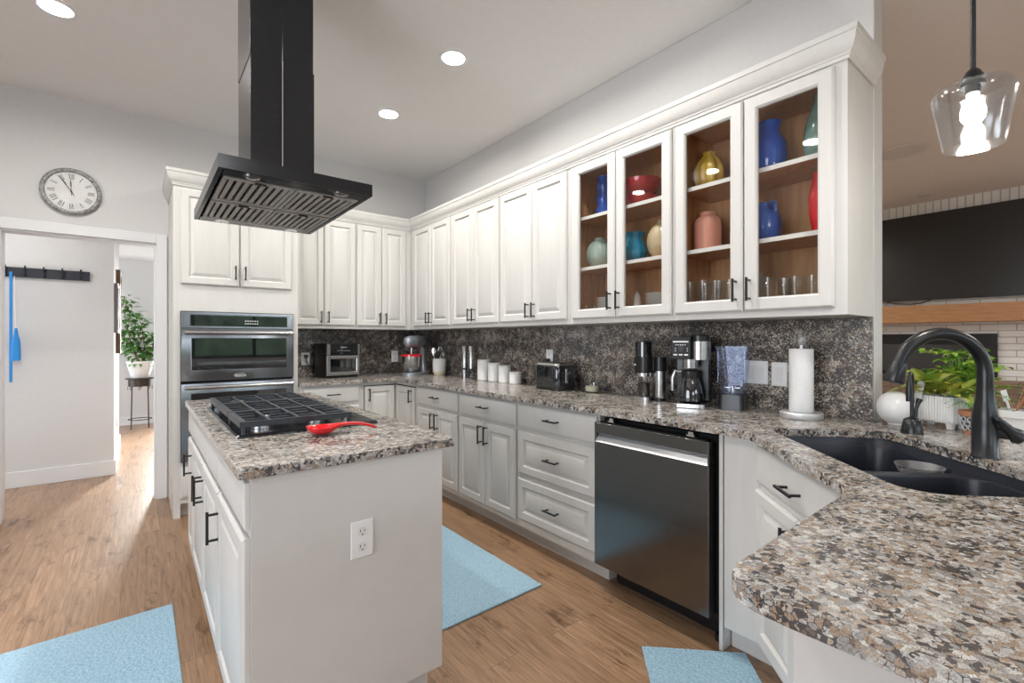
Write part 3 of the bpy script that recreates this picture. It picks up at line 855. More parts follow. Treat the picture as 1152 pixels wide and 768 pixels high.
def outlet(name, label, loc, rz, kind='duplex', w=0.072, h=0.117):
    """local front faces -y"""
    t = T(name, label, 'switch' if 'switch' in name else 'outlet', loc, rz)
    b = B(); b.rect_rings(-w / 2, w / 2, -h / 2, h / 2, [(0, 0), (0, -0.003), (0.003, -0.0055)]); b.build('wall_plate', 'whitepl', t, smooth=20)
    if kind == 'duplex':
        for z in (-0.024, 0.024):
            B().loft([[(x, y_, z + q) for x, q in rrect(-0.0165, 0.0165, -0.0145, 0.0145, 0.012, 4)] for y_ in (-0.005, -0.007)]).build('receptacle', 'frosted', t)
            s_ = B(); s_.box(-0.008, -0.0055, -0.0074, -0.007, z - 0.001, z + 0.008); s_.box(0.0055, 0.008, -0.0074, -0.007, z, z + 0.007); s_.cyl((0, -0.0074, z - 0.008), (0, -0.007, z - 0.008), 0.0028, n=10)
            s_.build('slots', 'ink', t, smooth=0)
    elif kind == 'rocker':
        n_ = max(1, round(w / 0.06) - 0) if w > 0.1 else 1
        for k in range(n_):
            cx = (k - (n_ - 1) / 2) * 0.046
            B().box(cx - 0.0165, cx + 0.0165, -0.0085, -0.005, -0.033, 0.033).build('rocker', 'frosted', t, smooth=0, bevel=0.0015)
    return t


outlet('wall_outlet', 'white duplex outlet on the end of the island', (-1.922, -3.2095, 0.631), 0)

# gas cooktop
ck = T('gas_cooktop', 'black five-burner gas cooktop with heavy cast-iron grates on the island', 'cooktop', (-1.947, -2.318, 0.912), 0)
hx, hy = 0.262, 0.458
B().loft([[(x, y, z) for x, y in rrect(-hx + i, hx - i, -hy + i, hy - i, 0.012, 3)] for i, z in ((0, 0), (0, 0.006), (0.006, 0.011), (0.012, 0.011), (0.016, 0.007))]).build('enamel_tray', 'cookglass', ck, smooth=30)
B().box(-hx - 0.0025, -hx + 0.004, -hy, hy, 0.0, 0.010).build('edge_trim', 'steel', ck, smooth=0)
gx0, gx1 = -0.25, 0.15
for y0, y1 in ((-0.452, -0.157), (-0.152, 0.152), (0.157, 0.470 - 0.018)):
    b = B(); t0, t1 = 0.042, 0.058; w_ = 0.006
    b.box(gx0, gx1, y0, y0 + 0.013, t0 - 0.006, t1); b.box(gx0, gx1, y1 - 0.013, y1, t0 - 0.006, t1)
    b.box(gx0, gx0 + 0.022, y0 + 0.013, y1 - 0.013, t0 - 0.006, t1); b.box(gx1 - 0.018, gx1, y0 + 0.013, y1 - 0.013, t0 - 0.006, t1)
    for k in range(1, 4):
        xx = gx0 + (gx1 - gx0) * k / 4; b.box(xx - w_, xx + w_, y0 + 0.013, y1 - 0.013, t0, t1 - 0.0005)
    cy = (y0 + y1) / 2
    for yq in (y0 + (y1 - y0) * 0.25, y0 + (y1 - y0) * 0.75):
        for k in range(4):
            xm = gx0 + (gx1 - gx0) * (k + 0.5) / 4; b.box(xm - 0.034, xm + 0.034, yq - 0.005, yq + 0.005, t0 + 0.003, t1 - 0.0015)
    for xa in (gx0, gx0 + (gx1 - gx0) * 0.5):
        xb = xa + (gx1 - gx0) * 0.5
        b.box(xa + 0.004, xa + 0.072, cy - w_, cy + w_, t0 + 0.002, t1 - 0.001); b.box(xb - 0.072, xb - 0.004, cy - w_, cy + w_, t0 + 0.002, t1 - 0.001)
    for xx in (gx0 + 0.006, gx1 - 0.016):
        for yy in (y0 + 0.0005, y1 - 0.0145): b.box(xx, xx + 0.012, yy, yy + 0.014, 0.009, t0)
    g_ = b.build('grate', 'castiron', ck, smooth=0, bevel=0.002)
for bx, by, br in [(-0.15, -0.30, 0.036), (0.05, -0.30, 0.028), (-0.05, 0, 0.05), (-0.15, 0.30, 0.032), (0.05, 0.30, 0.036)]:
    bb = B().lathe([(br * 1.2, 0.008), (br * 1.2, 0.018), (br, 0.021)], bx, by, 24).build('burner', 'steel', ck)
    B().lathe([(br * 0.95, 0.021), (br * 0.95, 0.027), (br * 0.8, 0.030)], bx, by, 24).build('burner_cap', 'castiron', bb)
    B().lathe([(br * 1.02, 0.0195), (br * 1.02, 0.0225), (br * 0.9, 0.0225)], bx, by, 24, cap0=False, cap1=False).build('brass_ring', 'brass', bb)
for k in range(5):
    yy = -0.20 + 0.10 * k
    B().lathe([(0.021, 0.008), (0.021, 0.012), (0.017, 0.014), (0.0165, 0.033), (0.014, 0.036)], 0.208, yy, 20).box(0.206, 0.210, yy - 0.015, yy + 0.015, 0.033, 0.039).build('knob', 'steel', ck)

# spoon rest
sp = B(); L_ = []
A0 = Vector((-1.950, -2.880, 0.9125)); B0 = Vector((-1.757, -2.930, 0.9125)); dv = (B0 - A0).normalized(); sv = Vector((-dv.y, dv.x, 0))
secs = [(-0.052, 0.004, 0.036, 0.032), (-0.046, 0.026, 0.034, 0.018), (-0.028, 0.046, 0.032, 0.003), (0.0, 0.054, 0.032, 0.0), (0.030, 0.046, 0.033, 0.003), (0.048, 0.028, 0.036, 0.014),
        (0.062, 0.016, 0.038, 0.026), (0.095, 0.012, 0.041, 0.030), (0.14, 0.013, 0.038, 0.027), (0.175, 0.014, 0.028, 0.016), (0.194, 0.012, 0.019, 0.008), (0.202, 0.003, 0.015, 0.011)]
loops = []
for s_, w_, zt, zb in secs:
    c = A0 + dv * s_
    deep = zb + 0.005 if abs(s_) < 0.06 else (zt - 0.0015)
    loops.append([c + sv * w_ + Vector((0, 0, zt)), c + sv * w_ * 0.85 + Vector((0, 0, zb + (zt - zb) * 0.35)), c + sv * w_ * 0.4 + Vector((0, 0, zb)), c - sv * w_ * 0.4 + Vector((0, 0, zb)),
                  c - sv * w_ * 0.85 + Vector((0, 0, zb + (zt - zb) * 0.35)), c - sv * w_ + Vector((0, 0, zt)), c - sv * w_ * 0.8 + Vector((0, 0, zt)), c - sv * w_ * 0.35 + Vector((0, 0, deep)),
                  c + sv * w_ * 0.35 + Vector((0, 0, deep)), c + sv * w_ * 0.8 + Vector((0, 0, zt))])
ob = sp.loft(loops).build('spoon_rest', 'red', smooth=80)
sbs = ob.modifiers.new('sub', 'SUBSURF'); sbs.levels = 2; sbs.render_levels = 2
tag(ob, 'glossy red spoon-shaped rest lying on the island granite in front of the cooktop', 'spoon rest')

# ------------------------------------------------------------------ range hood
hc = (-1.993, -2.347)
hd = T('range_hood', 'black stainless island range hood hanging from the ceiling over the cooktop', 'range hood', (hc[0], hc[1], 1.855), 0)
hx, hy = 0.272, 0.450
b = B()
b.loft([[(x, y, z) for x, y in ((-hx + i, -hy + i), (hx - i, -hy + i), (hx - i, hy - i), (-hx + i, hy - i))] for i, z in ((0.016, 0.03), (0.016, 0), (0, 0), (0, 0.048), (0.10, 0.058))], True, True)
can = b.build('canopy', 'hoodsteel', hd, smooth=20)
b = B(); b.box(-0.135 + 0.01, 0.125, -0.153, 0.147, 0.055, HC - 1.855 - 0.57 + 0.0)
b.build('lower_flue', 'hoodsteel', hd, smooth=0, bevel=0.0015)
B().box(-0.1275, 0.1215, -0.1500, 0.1445, 0.585, HC - 1.8555).box(-0.005, 0.0, -0.1535, -0.15, 0.585, HC - 1.8555).build('upper_flue', 'hoodsteel', hd, smooth=0, bevel=0.0015)
B().box(-0.006, -0.003, -0.1545, -0.153, 0.06, 0.585).build('flue_seam', 'baffle', hd, smooth=0)
b = B()
for k in range(2): b.box(0.06, 0.105, -0.1508, -0.1500, 1.08 + k * 0.02, 1.085 + k * 0.02)
b.build('flue_slots', 'gap', hd, smooth=0)
for ix in (0, 1):
    for iy in (0, 1):
        x0 = -0.245 + ix * 0.247; x1 = x0 + 0.243; y0 = -0.36 + iy * 0.372; y1 = y0 + 0.352
        b = B(); fr = 0.028
        b.box(x0, x1, y0, y0 + fr, -0.004, 0.010); b.box(x0, x1, y1 - fr, y1, -0.004, 0.010); b.box(x0, x0 + 0.014, y0 + fr, y1 - fr, -0.004, 0.010); b.box(x1 - 0.014, x1, y0 + fr, y1 - fr, -0.004, 0.010)
        n_ = 8; pw = (x1 - x0 - 0.028) / n_
        for k in range(n_):
            a_ = x0 + 0.014 + k * pw
            b.box(a_ + pw * 0.28, a_ + pw * 0.86, y0 + fr, y1 - fr, -0.002, 0.001)
            b.box(a_ + pw * 0.28, a_ + pw * 0.34, y0 + fr, y1 - fr, 0.001, 0.011); b.box(a_ + pw * 0.80, a_ + pw * 0.86, y0 + fr, y1 - fr, 0.001, 0.011)
        b.box(x0, x1, y0, y1, 0.012, 0.014, 1)
        fl_ = b.build('baffle_filter', ['baffle', 'gap'], hd, smooth=0)
        B().box((x0 + x1) / 2 - 0.02, (x0 + x1) / 2 + 0.02, y0 + 0.004, y0 + 0.016, -0.010, -0.004).build('latch', 'blackpl', fl_, smooth=0, bevel=0.002)
for x in (-0.16, 0.16):
    for y in (-0.40, 0.40):
        B().lathe([(0.03, 0.0), (0.03, -0.003), (0.022, -0.003), (0.02, -0.001)], x, y, 24).build('light_ring', 'chrome', hd)
for ya, yb in ((-hy + 0.02, -0.362), (0.366, hy - 0.02)): B().box(-hx + 0.02, hx - 0.02, ya, yb, -0.0005, 0.002).build('underside_panel', 'hoodsteel', hd, smooth=0)

# ------------------------------------------------------------------ ceiling lights
def downlight(x, y, label, power=13, on=True, z=HC):
    t = T('recessed_light', label, 'ceiling light', (x, y, z), 0, 'recessed ceiling lights')
    B().lathe([(0.092, -0.001), (0.092, -0.005), (0.078, -0.009), (0.07, -0.006), (0.07, -0.001)], n=36, cap0=False, cap1=False).build('trim_ring', 'trim', t)
    B().lathe([(0.07, -0.001), (0.07, -0.005)], n=32).build('lens', 'lamp' if on else 'white', t)
    if on:
        l = bpy.data.lights.new('downlight', 'AREA'); l.shape = 'DISK'; l.size = 0.13; l.energy = power; l.spread = R(170); l.color = (1.0, 0.96, 0.90)
        o = bpy.data.objects.new('downlight_beam', l); COL.objects.link(o); o.location = (x, y, z - 0.012)


downlight(-2.82, -1.25, 'lit recessed light at the upper left, nearest the clock wall')
downlight(-0.95, -2.17, 'lit recessed light over the right aisle, the nearer of the two there')
downlight(-0.963, -1.235, 'lit recessed light nearest the far corner of the kitchen ceiling')
downlight(-2.82, -2.15, 'lit recessed light over the left side of the island, outside the picture')
downlight(-2.82, -3.08, 'lit recessed light nearest the camera over the left aisle, outside the picture')
downlight(-0.95, -3.10, 'lit recessed light above the dishwasher, outside the picture')
downlight(4.97, -3.31, 'small unlit recessed light on the living room ceiling near the brick wall', on=False)
downlight(-3.3, 0.55, 'added fill light, out of view in the hallway ceiling in front of the coat rack', 3, z=2.45)  # unseen lamp added to brighten the front of the hallway
downlight(-1.5, 2.2, 'added fill light, out of view in the hallway ceiling near the plant', 6, z=2.45)  # second unseen lamp, added to lift the far hallway
for x, y, wh in ((2.2, -6.2, 'middle of the living area'), (4.3, -6.2, 'far side of the living area'), (-2.0, -6.5, 'dining area'), (1.6, -1.6, 'living area corner behind the cabinet wall'), (4.0, -1.4, 'far living area corner beside the mantel')):  # unseen lamps added to brighten the living and dining side
    downlight(x, y, 'added fill light out of view over the %s' % wh, 13 if x < 0 else 28)

sp = T('ceiling_speaker', 'round grille recessed in the living room ceiling beside the wall end', 'speaker', (3.08, -3.50, HC))
B().lathe([(0.22, -0.001), (0.22, -0.006), (0.185, -0.012), (0.18, -0.004)], n=40, cap0=False, cap1=False).build('rim', 'trim', sp)
B().lathe([(0.18, -0.001), (0.18, -0.006)], n=40).build('grille', 'speaker', sp)

# pendant
pd = T('pendant_light', 'glass-shade pendant light on a black rod above the peninsula', 'pendant light', (-0.672, -4.454, 1.795))
B().cyl((0, 0, 0.20), (0, 0, HC - 1.797), 0.0062, n=12).lathe([(0.06, HC - 1.797 - 0.02), (0.06, HC - 1.797)]).build('rod', 'black', pd)
B().lathe([(0.010, 0.215), (0.016, 0.208), (0.024, 0.192), (0.026, 0.178), (0.026, 0.168)]).build('socket_cap', 'black', pd)
B().lathe([(0.061, 0.0), (0.064, 0.0), (0.0885, 0.135), (0.088, 0.152), (0.078, 0.166), (0.03, 0.172), (0.026, 0.172), (0.03, 0.169), (0.076, 0.163), (0.0855, 0.150), (0.086, 0.135), (0.0615, 0.0)], n=40, cap0=False, cap1=False).build('glass_shade', 'seeded', pd)
B().lathe([(0.013, 0.158), (0.013, 0.138), (0.022, 0.118), (0.027, 0.098), (0.025, 0.080), (0.015, 0.066), (0.003, 0.061)], n=24).build('bulb', 'bulb', pd)
B().lathe([(0.016, 0.168), (0.016, 0.150), (0.014, 0.148)], n=20).build('bulb_socket', 'black', pd)
l = bpy.data.lights.new('pendant_glow', 'POINT'); l.energy = 9; l.color = (1, 0.94, 0.86); l.shadow_soft_size = 0.04
o = bpy.data.objects.new('pendant_glow', l); COL.objects.link(o); o.location = (-0.672, -4.454, 1.835)

# ------------------------------------------------------------------ clock
ckk = T('wall_clock', 'round roman-numeral wall clock with a weathered grey rim above the doorway', 'clock', (-2.860, -0.0015, 2.337), 0)
X = Matrix.Rotation(R(90), 4, 'X')       # local z of the lathe points to -y
Rr = 0.166
B(X).lathe([(Rr - 0.01, 0), (Rr, 0.008), (Rr + 0.001, 0.022), (Rr - 0.008, 0.032), (Rr - 0.022, 0.030), (Rr - 0.026, 0.018), (Rr - 0.026, 0.012)], n=56, cap1=False).build('rim', 'clockrim', ckk)
B(X).lathe([(Rr - 0.024, 0.008), (Rr - 0.024, 0.013)], n=48).build('dial', 'clockface', ckk)
nb = B(X)
def stroke(p, q, w=0.0036, z=0.0134):
    p = Vector((p[0], p[1])); q = Vector((q[0], q[1])); d = (q - p).normalized(); n = Vector((-d.y, d.x)) * w / 2
    nb.loft([[(*(p + n), zz), (*(p - n), zz), (*(q - n), zz), (*(q + n), zz)] for zz in (z, z + 0.0008)])
rom = ['XII', 'I', 'II', 'III', 'IIII', 'V', 'VI', 'VII', 'VIII', 'IX', 'X', 'XI']
for k, s_ in enumerate(rom):
    a = R(90 - 30 * k); ur = Vector((math.cos(a), math.sin(a))); ut = Vector((math.sin(a), -math.cos(a)))
    wd = {'I': 0.009, 'V': 0.016, 'X': 0.016}; tot = sum(wd[c] for c in s_); u = -tot / 2
    for c in s_:
        c0 = ut * (u + wd[c] / 2); hw = wd[c] * 0.36
        i_, o_ = ur * 0.088, ur * 0.126
        if c == 'I': stroke(c0 + i_, c0 + o_)
        if c == 'V': stroke(c0 + i_, c0 + o_ - ut * hw); stroke(c0 + i_, c0 + o_ + ut * hw, 0.0016)
        if c == 'X': stroke(c0 + i_ - ut * hw, c0 + o_ + ut * hw, 0.0016); stroke(c0 + i_ + ut * hw, c0 + o_ - ut * hw)
        u += wd[c]
    nb.build('numeral', 'ink', ckk, smooth=0); nb = B(X)
def hand(name, ang, L, w):
    global nb
    nb = B(X); a = R(90 - ang); d = Vector((math.cos(a), math.sin(a)))
    stroke(-d * 0.028, d * L, w, 0.016); stroke(d * L * 0.45, d * L * 0.8, w * 2.0, 0.0161)
    nb.lathe([(0.006, 0.015), (0.006, 0.018)], n=12); nb.build(name, 'ink', ckk, smooth=0)
hand('minute_hand', 329, 0.118, 0.004); hand('hour_hand', 357, 0.085, 0.004)

# ------------------------------------------------------------------ hall objects
rk = T('coat_rack', 'dark wall rail with five black hooks in the hallway', 'coat rack', (-3.09, 1.098, 1.838))
B().box(-0.31, 0.264, -0.018, 0, -0.042, 0.042).build('rail_board', 'slate', rk, smooth=0, bevel=0.002)
for x in (-0.265, -0.147, -0.032, 0.084, 0.205):
    B().tube([(x, -0.018, 0.025), (x, -0.045, 0.03), (x, -0.055, 0.055)], 0.006, 8).tube([(x, -0.018, -0.012), (x, -0.04, -0.03), (x, -0.058, -0.014)], 0.006, 8).box(x - 0.010, x + 0.010, -0.022, -0.018, -0.03, 0.04).build('hook', 'black', rk)
ob = B().box(-0.012, 0.006, -0.006, 0.006, -0.93, 0.0).build('blue_leash', 'blue', loc=(-3.318, 1.05, 1.835), smooth=0, bevel=0.002)
tag(ob, 'long flat blue strap hanging from the hallway rail beside the door casing', 'strap')
fs = T('blue_duster', 'blue paddle on a thin cord hanging from the first hook of the hallway rail', 'paddle', (-3.290, 1.045, 1.80))
B().cyl((-0.01, 0, 0.0), (0.0, 0, -0.50), 0.003, n=8).build('cord', 'whitepl', fs)
B().loft([[(x * k, y, z) for x, y in rrect(-0.03, 0.03, -0.012, 0.012, 0.01, 3)] for k, z in ((0.25, -0.44), (0.5, -0.50), (0.9, -0.56), (1.0, -0.70), (0.8, -0.715))]).build('paddle_head', 'blue', fs)

def picture(label, y0, y1, z0, z1, m, dep):
    t = T('picture_frame', label, 'picture', (-2.659, (y0 + y1) / 2, z0), R(90), 'hallway pictures')
    w = abs(y1 - y0) / 2; h = z1 - z0
    B().rect_rings(-w, w, 0, h, [(0, 0), (0, -dep), (0.03, -dep), (0.034, -dep + 0.012)]).build('frame', m, t, smooth=0)
    B().box(-w + 0.034, w - 0.034, -dep + 0.008, -dep + 0.0125, 0.034, h - 0.034).build('picture_print', 'white', t, smooth=0)
picture('grey framed picture at the corner of the hallway wall', 1.16, 1.50, 1.33, 1.80, 'picg', 0.03)
picture('brown framed picture behind the grey one on the hallway wall', 1.62, 2.1, 1.12, 1.98, 'picw', 0.035)
t = outlet('wall_outlet', 'white outlet low on the bright hallway wall', (-2.659, 1.75, 0.4), R(90))

def leaf(b, p, d, L, w, mi=0, up=Vector((0, 0, 1)), droop=0.25):
    d = d.normalized(); s_ = d.cross(up)
    if s_.length < 1e-3: s_ = Vector((1, 0, 0))
    s_.normalize(); n = s_.cross(d).normalized()
    P = [p, p + d * L * 0.35 + s_ * w - n * droop * L * 0.05 + n * w * 0.25, p + d * L * 0.35 - s_ * w - n * droop * L * 0.05 + n * w * 0.25, p + d * L * 0.38 - n * droop * L * 0.05,
         p + d * L * 0.75 + s_ * w * 0.6 - n * droop * L * 0.3 + n * w * 0.15, p + d * L * 0.75 - s_ * w * 0.6 - n * droop * L * 0.3 + n * w * 0.15, p + d * L * 0.75 - n * droop * L * 0.3, p + d * L - n * droop * L * 0.7]
    b.add(P, [(0, 1, 3), (0, 3, 2), (1, 4, 6, 3), (3, 6, 5, 2), (4, 7, 6), (6, 7, 5)], mi)


rnd = random.Random(3)
ps = T('plant_stand', 'round dark metal plant stand with curled rails at the end of the hallway', 'plant stand', (-2.46, 3.90, 0))
B().lathe([(0.165, 0.70), (0.17, 0.705), (0.17, 0.715), (0.0, 0.716)], n=32).build('stand_top', 'bronze', ps)
B().lathe([(0.13, 0.60), (0.135, 0.60), (0.135, 0.70), (0.13, 0.70)], n=32, cap0=False, cap1=False).build('apron', 'bronze', ps)
for k in range(4):
    a = R(45 + 90 * k); B().cyl((0.125 * math.cos(a), 0.125 * math.sin(a), 0.70), (0.14 * math.cos(a), 0.14 * math.sin(a), 0), 0.007, n=8).build('leg', 'bronze', ps)
B().tube([(0.135 * math.cos(R(a)), 0.135 * math.sin(R(a)), 0.13) for a in range(0, 361, 15)], 0.006, 8).build('lower_ring', 'bronze', ps)
b = B()
for k in range(8):
    a = R(45 * k); b.tube([(0.137 * math.cos(a + 0.12 * math.cos(q)), 0.137 * math.sin(a + 0.12 * math.cos(q)), 0.575 + 0.022 * math.sin(q)) for q in [R(30 * j) for j in range(11)]], 0.0035, 6)
b.build('scrollwork', 'bronze', ps)
pl = T('potted_fig', 'tall leafy green houseplant in a white pot on the metal stand', 'potted plant', (-2.46, 3.90, 0.717))
B().lathe([(0.10, 0), (0.105, 0.005), (0.155, 0.20), (0.16, 0.24), (0.15, 0.24), (0.145, 0.215), (0.0, 0.215)], n=36, rib=(18, 0.02)).build('pot', 'white', pl)
st = B(); lf = B()
stems = [((-0.02, 0, 0.2), (-0.10, 0.0, 0.5), (-0.17, -0.03, 0.85), (-0.15, 0, 1.12)), ((0.02, 0, 0.2), (0.05, 0, 0.45), (0.02, 0, 0.75), (-0.04, -0.03, 0.92)), ((0.0, 0.02, 0.2), (0.10, 0.02, 0.36), (0.18, 0.0, 0.52), (0.22, 0, 0.60)), ((0.0, -0.02, 0.2), (-0.06, -0.04, 0.4), (-0.16, -0.04, 0.55), (-0.2, -0.03, 0.7))]
for s_ in stems:
    P = [Vector(p) for p in s_]; pp = []
    for k in range(13):
        u = k / 12 * 3; i = min(int(u), 2); f_ = u - i; pp.append(P[i].lerp(P[i + 1], f_))
    st.tube(pp, [0.008 - 0.0004 * k for k in range(13)], 7)
    for k in range(2, 13):
        for q in range(12):
            a = rnd.uniform(0, 6.28); d = Vector((math.cos(a), math.sin(a), rnd.uniform(-0.5, 0.5)))
            c = pp[k] + d * rnd.uniform(0.01, 0.09)
            leaf(lf, c, d, rnd.uniform(0.08, 0.12), rnd.uniform(0.022, 0.034), droop=0.5)
for q in range(16):
    a = rnd.uniform(0, 6.28); c = Vector((0.12 * math.cos(a), 0.12 * math.sin(a), 0.23)); leaf(lf, c, Vector((math.cos(a), math.sin(a), -0.6)), 0.09, 0.024, droop=0.6)
st.build('stems', 'stem', pl); lf.build('foliage', 'leafd', pl, smooth=0, recalc=False)

# ------------------------------------------------------------------ living room side
tag(B().box(5.33, 5.386, -4.46, -2.5, 1.765, 2.855).box(5.327, 5.33, -4.445, -2.515, 1.78, 2.84, 1).build('wall_television', ['blackpl', 'tv'], smooth=0), 'huge black flat television above the wooden mantel', 'television')
tag(B().box(5.19, 5.398, -5.0, -1.5, 1.475, 1.69).build('mantel_beam', 'mantel', smooth=0, bevel=0.004), 'honey oak mantel beam on the white brick wall', 'mantel')
fp = T('fireplace_insert', 'black louvered fireplace insert in the white brick under the mantel', 'fireplace', (5.40, -3.3, 0.80))
b = B(); b.box(-0.03, -0.002, -0.6, 0.6, 0.0, 0.535); b.build('surround', 'blackpl', fp, smooth=0)
b = B()
for k in range(4): b.box(-0.04, -0.03, -0.52, 0.52, 0.44 + k * 0.018, 0.449 + k * 0.018)
b.build('louvers', 'black', fp, smooth=0)
B().box(-0.034, -0.03, -0.48, 0.48, 0.06, 0.40).build('fire_glass', 'ovenglass', fp, smooth=0)
tag(B().box(4.95, 5.398, -5.2, -1.4, 0.0, 0.79).build('raised_hearth', 'hearth', smooth=0), 'brown brick raised hearth below the fireplace, behind the plants', 'hearth')
tag(B().tube([(5.385, -2.86, 1.765), (5.37, -2.95, 1.735), (5.37, -3.1, 1.722), (5.37, -3.22, 1.73), (5.385, -3.30, 1.765)], 0.006, 6).build('tv_cable', 'blackpl'), 'thin black cable sagging below the television', 'cable')

# ------------------------------------------------------------------ rugs
def rug(poly, label):
    loops = [[(x, y, z) for x, y in poly] for z in (0.001, 0.011)]
    tag(B().loft(loops).build('kitchen_rug', 'rug', smooth=0, bevel=0.003), label, 'rug', 'pale blue kitchen rugs')
rug([(-3.12, -3.3), (-2.352, -3.3), (-2.352, -1.925), (-3.12, -1.95)], 'pale blue woven rug on the floor left of the island')
rug([(-1.62, -2.90), (-0.858, -2.885), (-0.872, -1.55), (-1.62, -1.55)], 'pale blue woven rug in the aisle between the island and the drawers')
rug([(-0.864, -3.501), (-1.40, -4.03), (-1.115, -4.32), (-0.575, -3.785)], 'pale blue woven rug in front of the diagonal sink cabinet')

# ------------------------------------------------------------------ wall plates
outlet('wall_outlet', 'white outlet with a black plug on the oven-wall backsplash, left of the air fryer', (-1.253, -0.0205, 1.083), 0)
tag(B().box(-0.016, 0.016, -0.032, 0, -0.014, 0.016).tube([(0, -0.028, -0.01), (0, -0.04, -0.05), (0.02, -0.05, -0.10), (0.06, -0.06, -0.155)], 0.005, 8).build('power_plug', 'blackpl', loc=(-1.253, -0.028, 1.107)), 'black plug and cord in the outlet left of the air fryer', 'plug')
outlet('wall_outlet', 'white outlet on the oven-wall backsplash between air fryer and stand mixer', (-0.361, -0.0205, 1.088), 0)
outlet('wall_outlet', 'white outlet on the long backsplash between utensil crock and metal mills', (-0.0205, -0.862, 1.095), RZ)
outlet('wall_outlet', 'white outlet on the long backsplash above the toaster', (-0.0205, -2.045, 1.13), RZ)
tag(B().box(-0.016, 0.016, -0.03, 0, -0.014, 0.014).build('power_plug', 'blackpl', loc=(-0.0285, -2.045, 1.106), rz=RZ, bevel=0.003), 'black plug in the outlet above the toaster', 'plug')
outlet('wall_switch', 'double white rocker switch between blender and paper towels', (-0.0205, -3.578, 1.098), RZ, 'rocker', 0.116, 0.117)
outlet('wall_switch', 'single white rocker switch half hidden behind the paper towels', (-0.0205, -3.690, 1.094), RZ, 'rocker', 0.072, 0.117)

# ------------------------------------------------------------------ countertop appliances
CZ = 0.9145
af = T('air_fryer_oven', 'boxy steel and black air fryer oven on the counter by the oven', 'air fryer', (-1.005, -0.325, CZ), R(6))
w, h, D = 0.158, 0.315, 0.28
B().loft([[(x, y, z) for x, y in rrect(-w, w, 0, D, 0.03, 4)] for z in (0.02, h)]).build('body', 'blackpl', af, bevel=0.006)
B().box(-w + 0.01, w - 0.01, 0.01, D - 0.01, 0, 0.02).build('foot', 'blackpl', af, smooth=0)
b = B(); b.rect_rings(-w + 0.002, w - 0.002, 0.022, 0.205, [(0, 0.004), (0, -0.012), (0.006, -0.018), (0.03, -0.018), (0.033, -0.015)], fill=False)
dr_ = b.build('door', 'steel', af, smooth=20)
B().box(-w + 0.034, w - 0.034, -0.015, -0.011, 0.054, 0.173).build('door_window', 'ovenglass', dr_, smooth=0)
B().box(-w + 0.03, w - 0.03, -0.05, -0.036, 0.183, 0.198).box(-w + 0.04, -w + 0.055, -0.04, -0.016, 0.185, 0.196).box(w - 0.055, w - 0.04, -0.04, -0.016, 0.185, 0.196).build('handle', 'steel', dr_, smooth=0, bevel=0.003)
for xa, xb in ((-w + 0.002, -w + 0.032), (w - 0.022, w - 0.002)): B().box(xa, xb, -0.016, 0.004, 0.210, h - 0.008).build('side_trim', 'steel', af, smooth=0)
cpn = B().box(-w + 0.032, w - 0.022, -0.016, 0.004, 0.210, h - 0.008).build('control_panel', 'ovenglass', af, smooth=0)
b = B()
for k in range(8): b.box(-0.06 + k * 0.016, -0.054 + k * 0.016, -0.0168, -0.016, 0.245, 0.249)
for k in range(4): b.box(-0.025 + k * 0.014, -0.016 + k * 0.014, -0.0168, -0.016, 0.275, 0.281)
b.build('panel_marks', 'whitepl', cpn, smooth=0)

# stand mixer; local -y is the head direction
mxr = T('stand_mixer', 'silver tilt-head stand mixer with a steel bowl in the corner of the counter', 'mixer', (-0.262, -0.372, CZ), R(-62))
B().loft([[(x, y, z) for x, y in rrect(-0.085, 0.085, -0.22, 0.12, 0.08, 6)] for z in (0, 0.018)] + [[(x * 0.9, y * 0.95, 0.028) for x, y in rrect(-0.085, 0.085, -0.22, 0.12, 0.08, 6)]]).build('base', 'silver', mxr)
B().loft([[(x * k, y * k + dy, z) for x, y in rrect(-0.05, 0.05, -0.045, 0.045, 0.035, 5)] for k, dy, z in ((1.15, 0.06, 0.025), (0.95, 0.06, 0.08), (0.9, 0.06, 0.16), (1.1, 0.05, 0.23), (1.15, 0.045, 0.27))]).build('column', 'silver', mxr)
loops = []
for y, rr, rz_ in ((0.13, 0.02, 0.02), (0.12, 0.045, 0.045), (0.08, 0.060, 0.062), (0, 0.064, 0.068), (-0.10, 0.060, 0.064), (-0.17, 0.052, 0.056), (-0.205, 0.040, 0.045), (-0.215, 0.02, 0.025)):
    loops.append([(rr * math.cos(R(a)), y, 0.325 + rz_ * math.sin(R(a))) for a in range(0, 360, 18)])
B().loft(loops).build('motor_head', 'silver', mxr, smooth=60)
B().loft([[(k * rr * math.cos(R(a)), y, 0.325 + k * rz_ * math.sin(R(a))) for a in range(-30, 211, 20)] for k, y, rr, rz_ in ((1.01, -0.085, 0.061, 0.065), (1.01, -0.095, 0.0603, 0.0643))], False, False, closed=False).build('trim_band', 'steel', mxr)
B().cyl((0, -0.12, 0.27), (0, -0.12, 0.20), 0.02, 0.016).cyl((0.06, 0.02, 0.305), (0.075, 0.02, 0.305), 0.012).build('hub_and_shaft', 'steel', mxr)
B().lathe([(0.04, 0.028), (0.045, 0.034), (0.075, 0.06), (0.092, 0.10), (0.096, 0.185), (0.099, 0.187), (0.094, 0.187), (0.09, 0.1), (0.0, 0.05)], 0, -0.12, 30, cap1=False).build('bowl', 'steel', mxr)
B().lathe([(0.099, 0.184), (0.101, 0.186), (0.101, 0.203), (0.094, 0.206), (0.07, 0.206)], 0, -0.12, 30, cap0=False, cap1=False).build('bowl_rim', 'red', mxr)

def crock(name, label, x, y, r, h, m='white', taper=0.9, cat='canister'):
    t = T(name, label, cat, (x, y, CZ), 0)
    return t

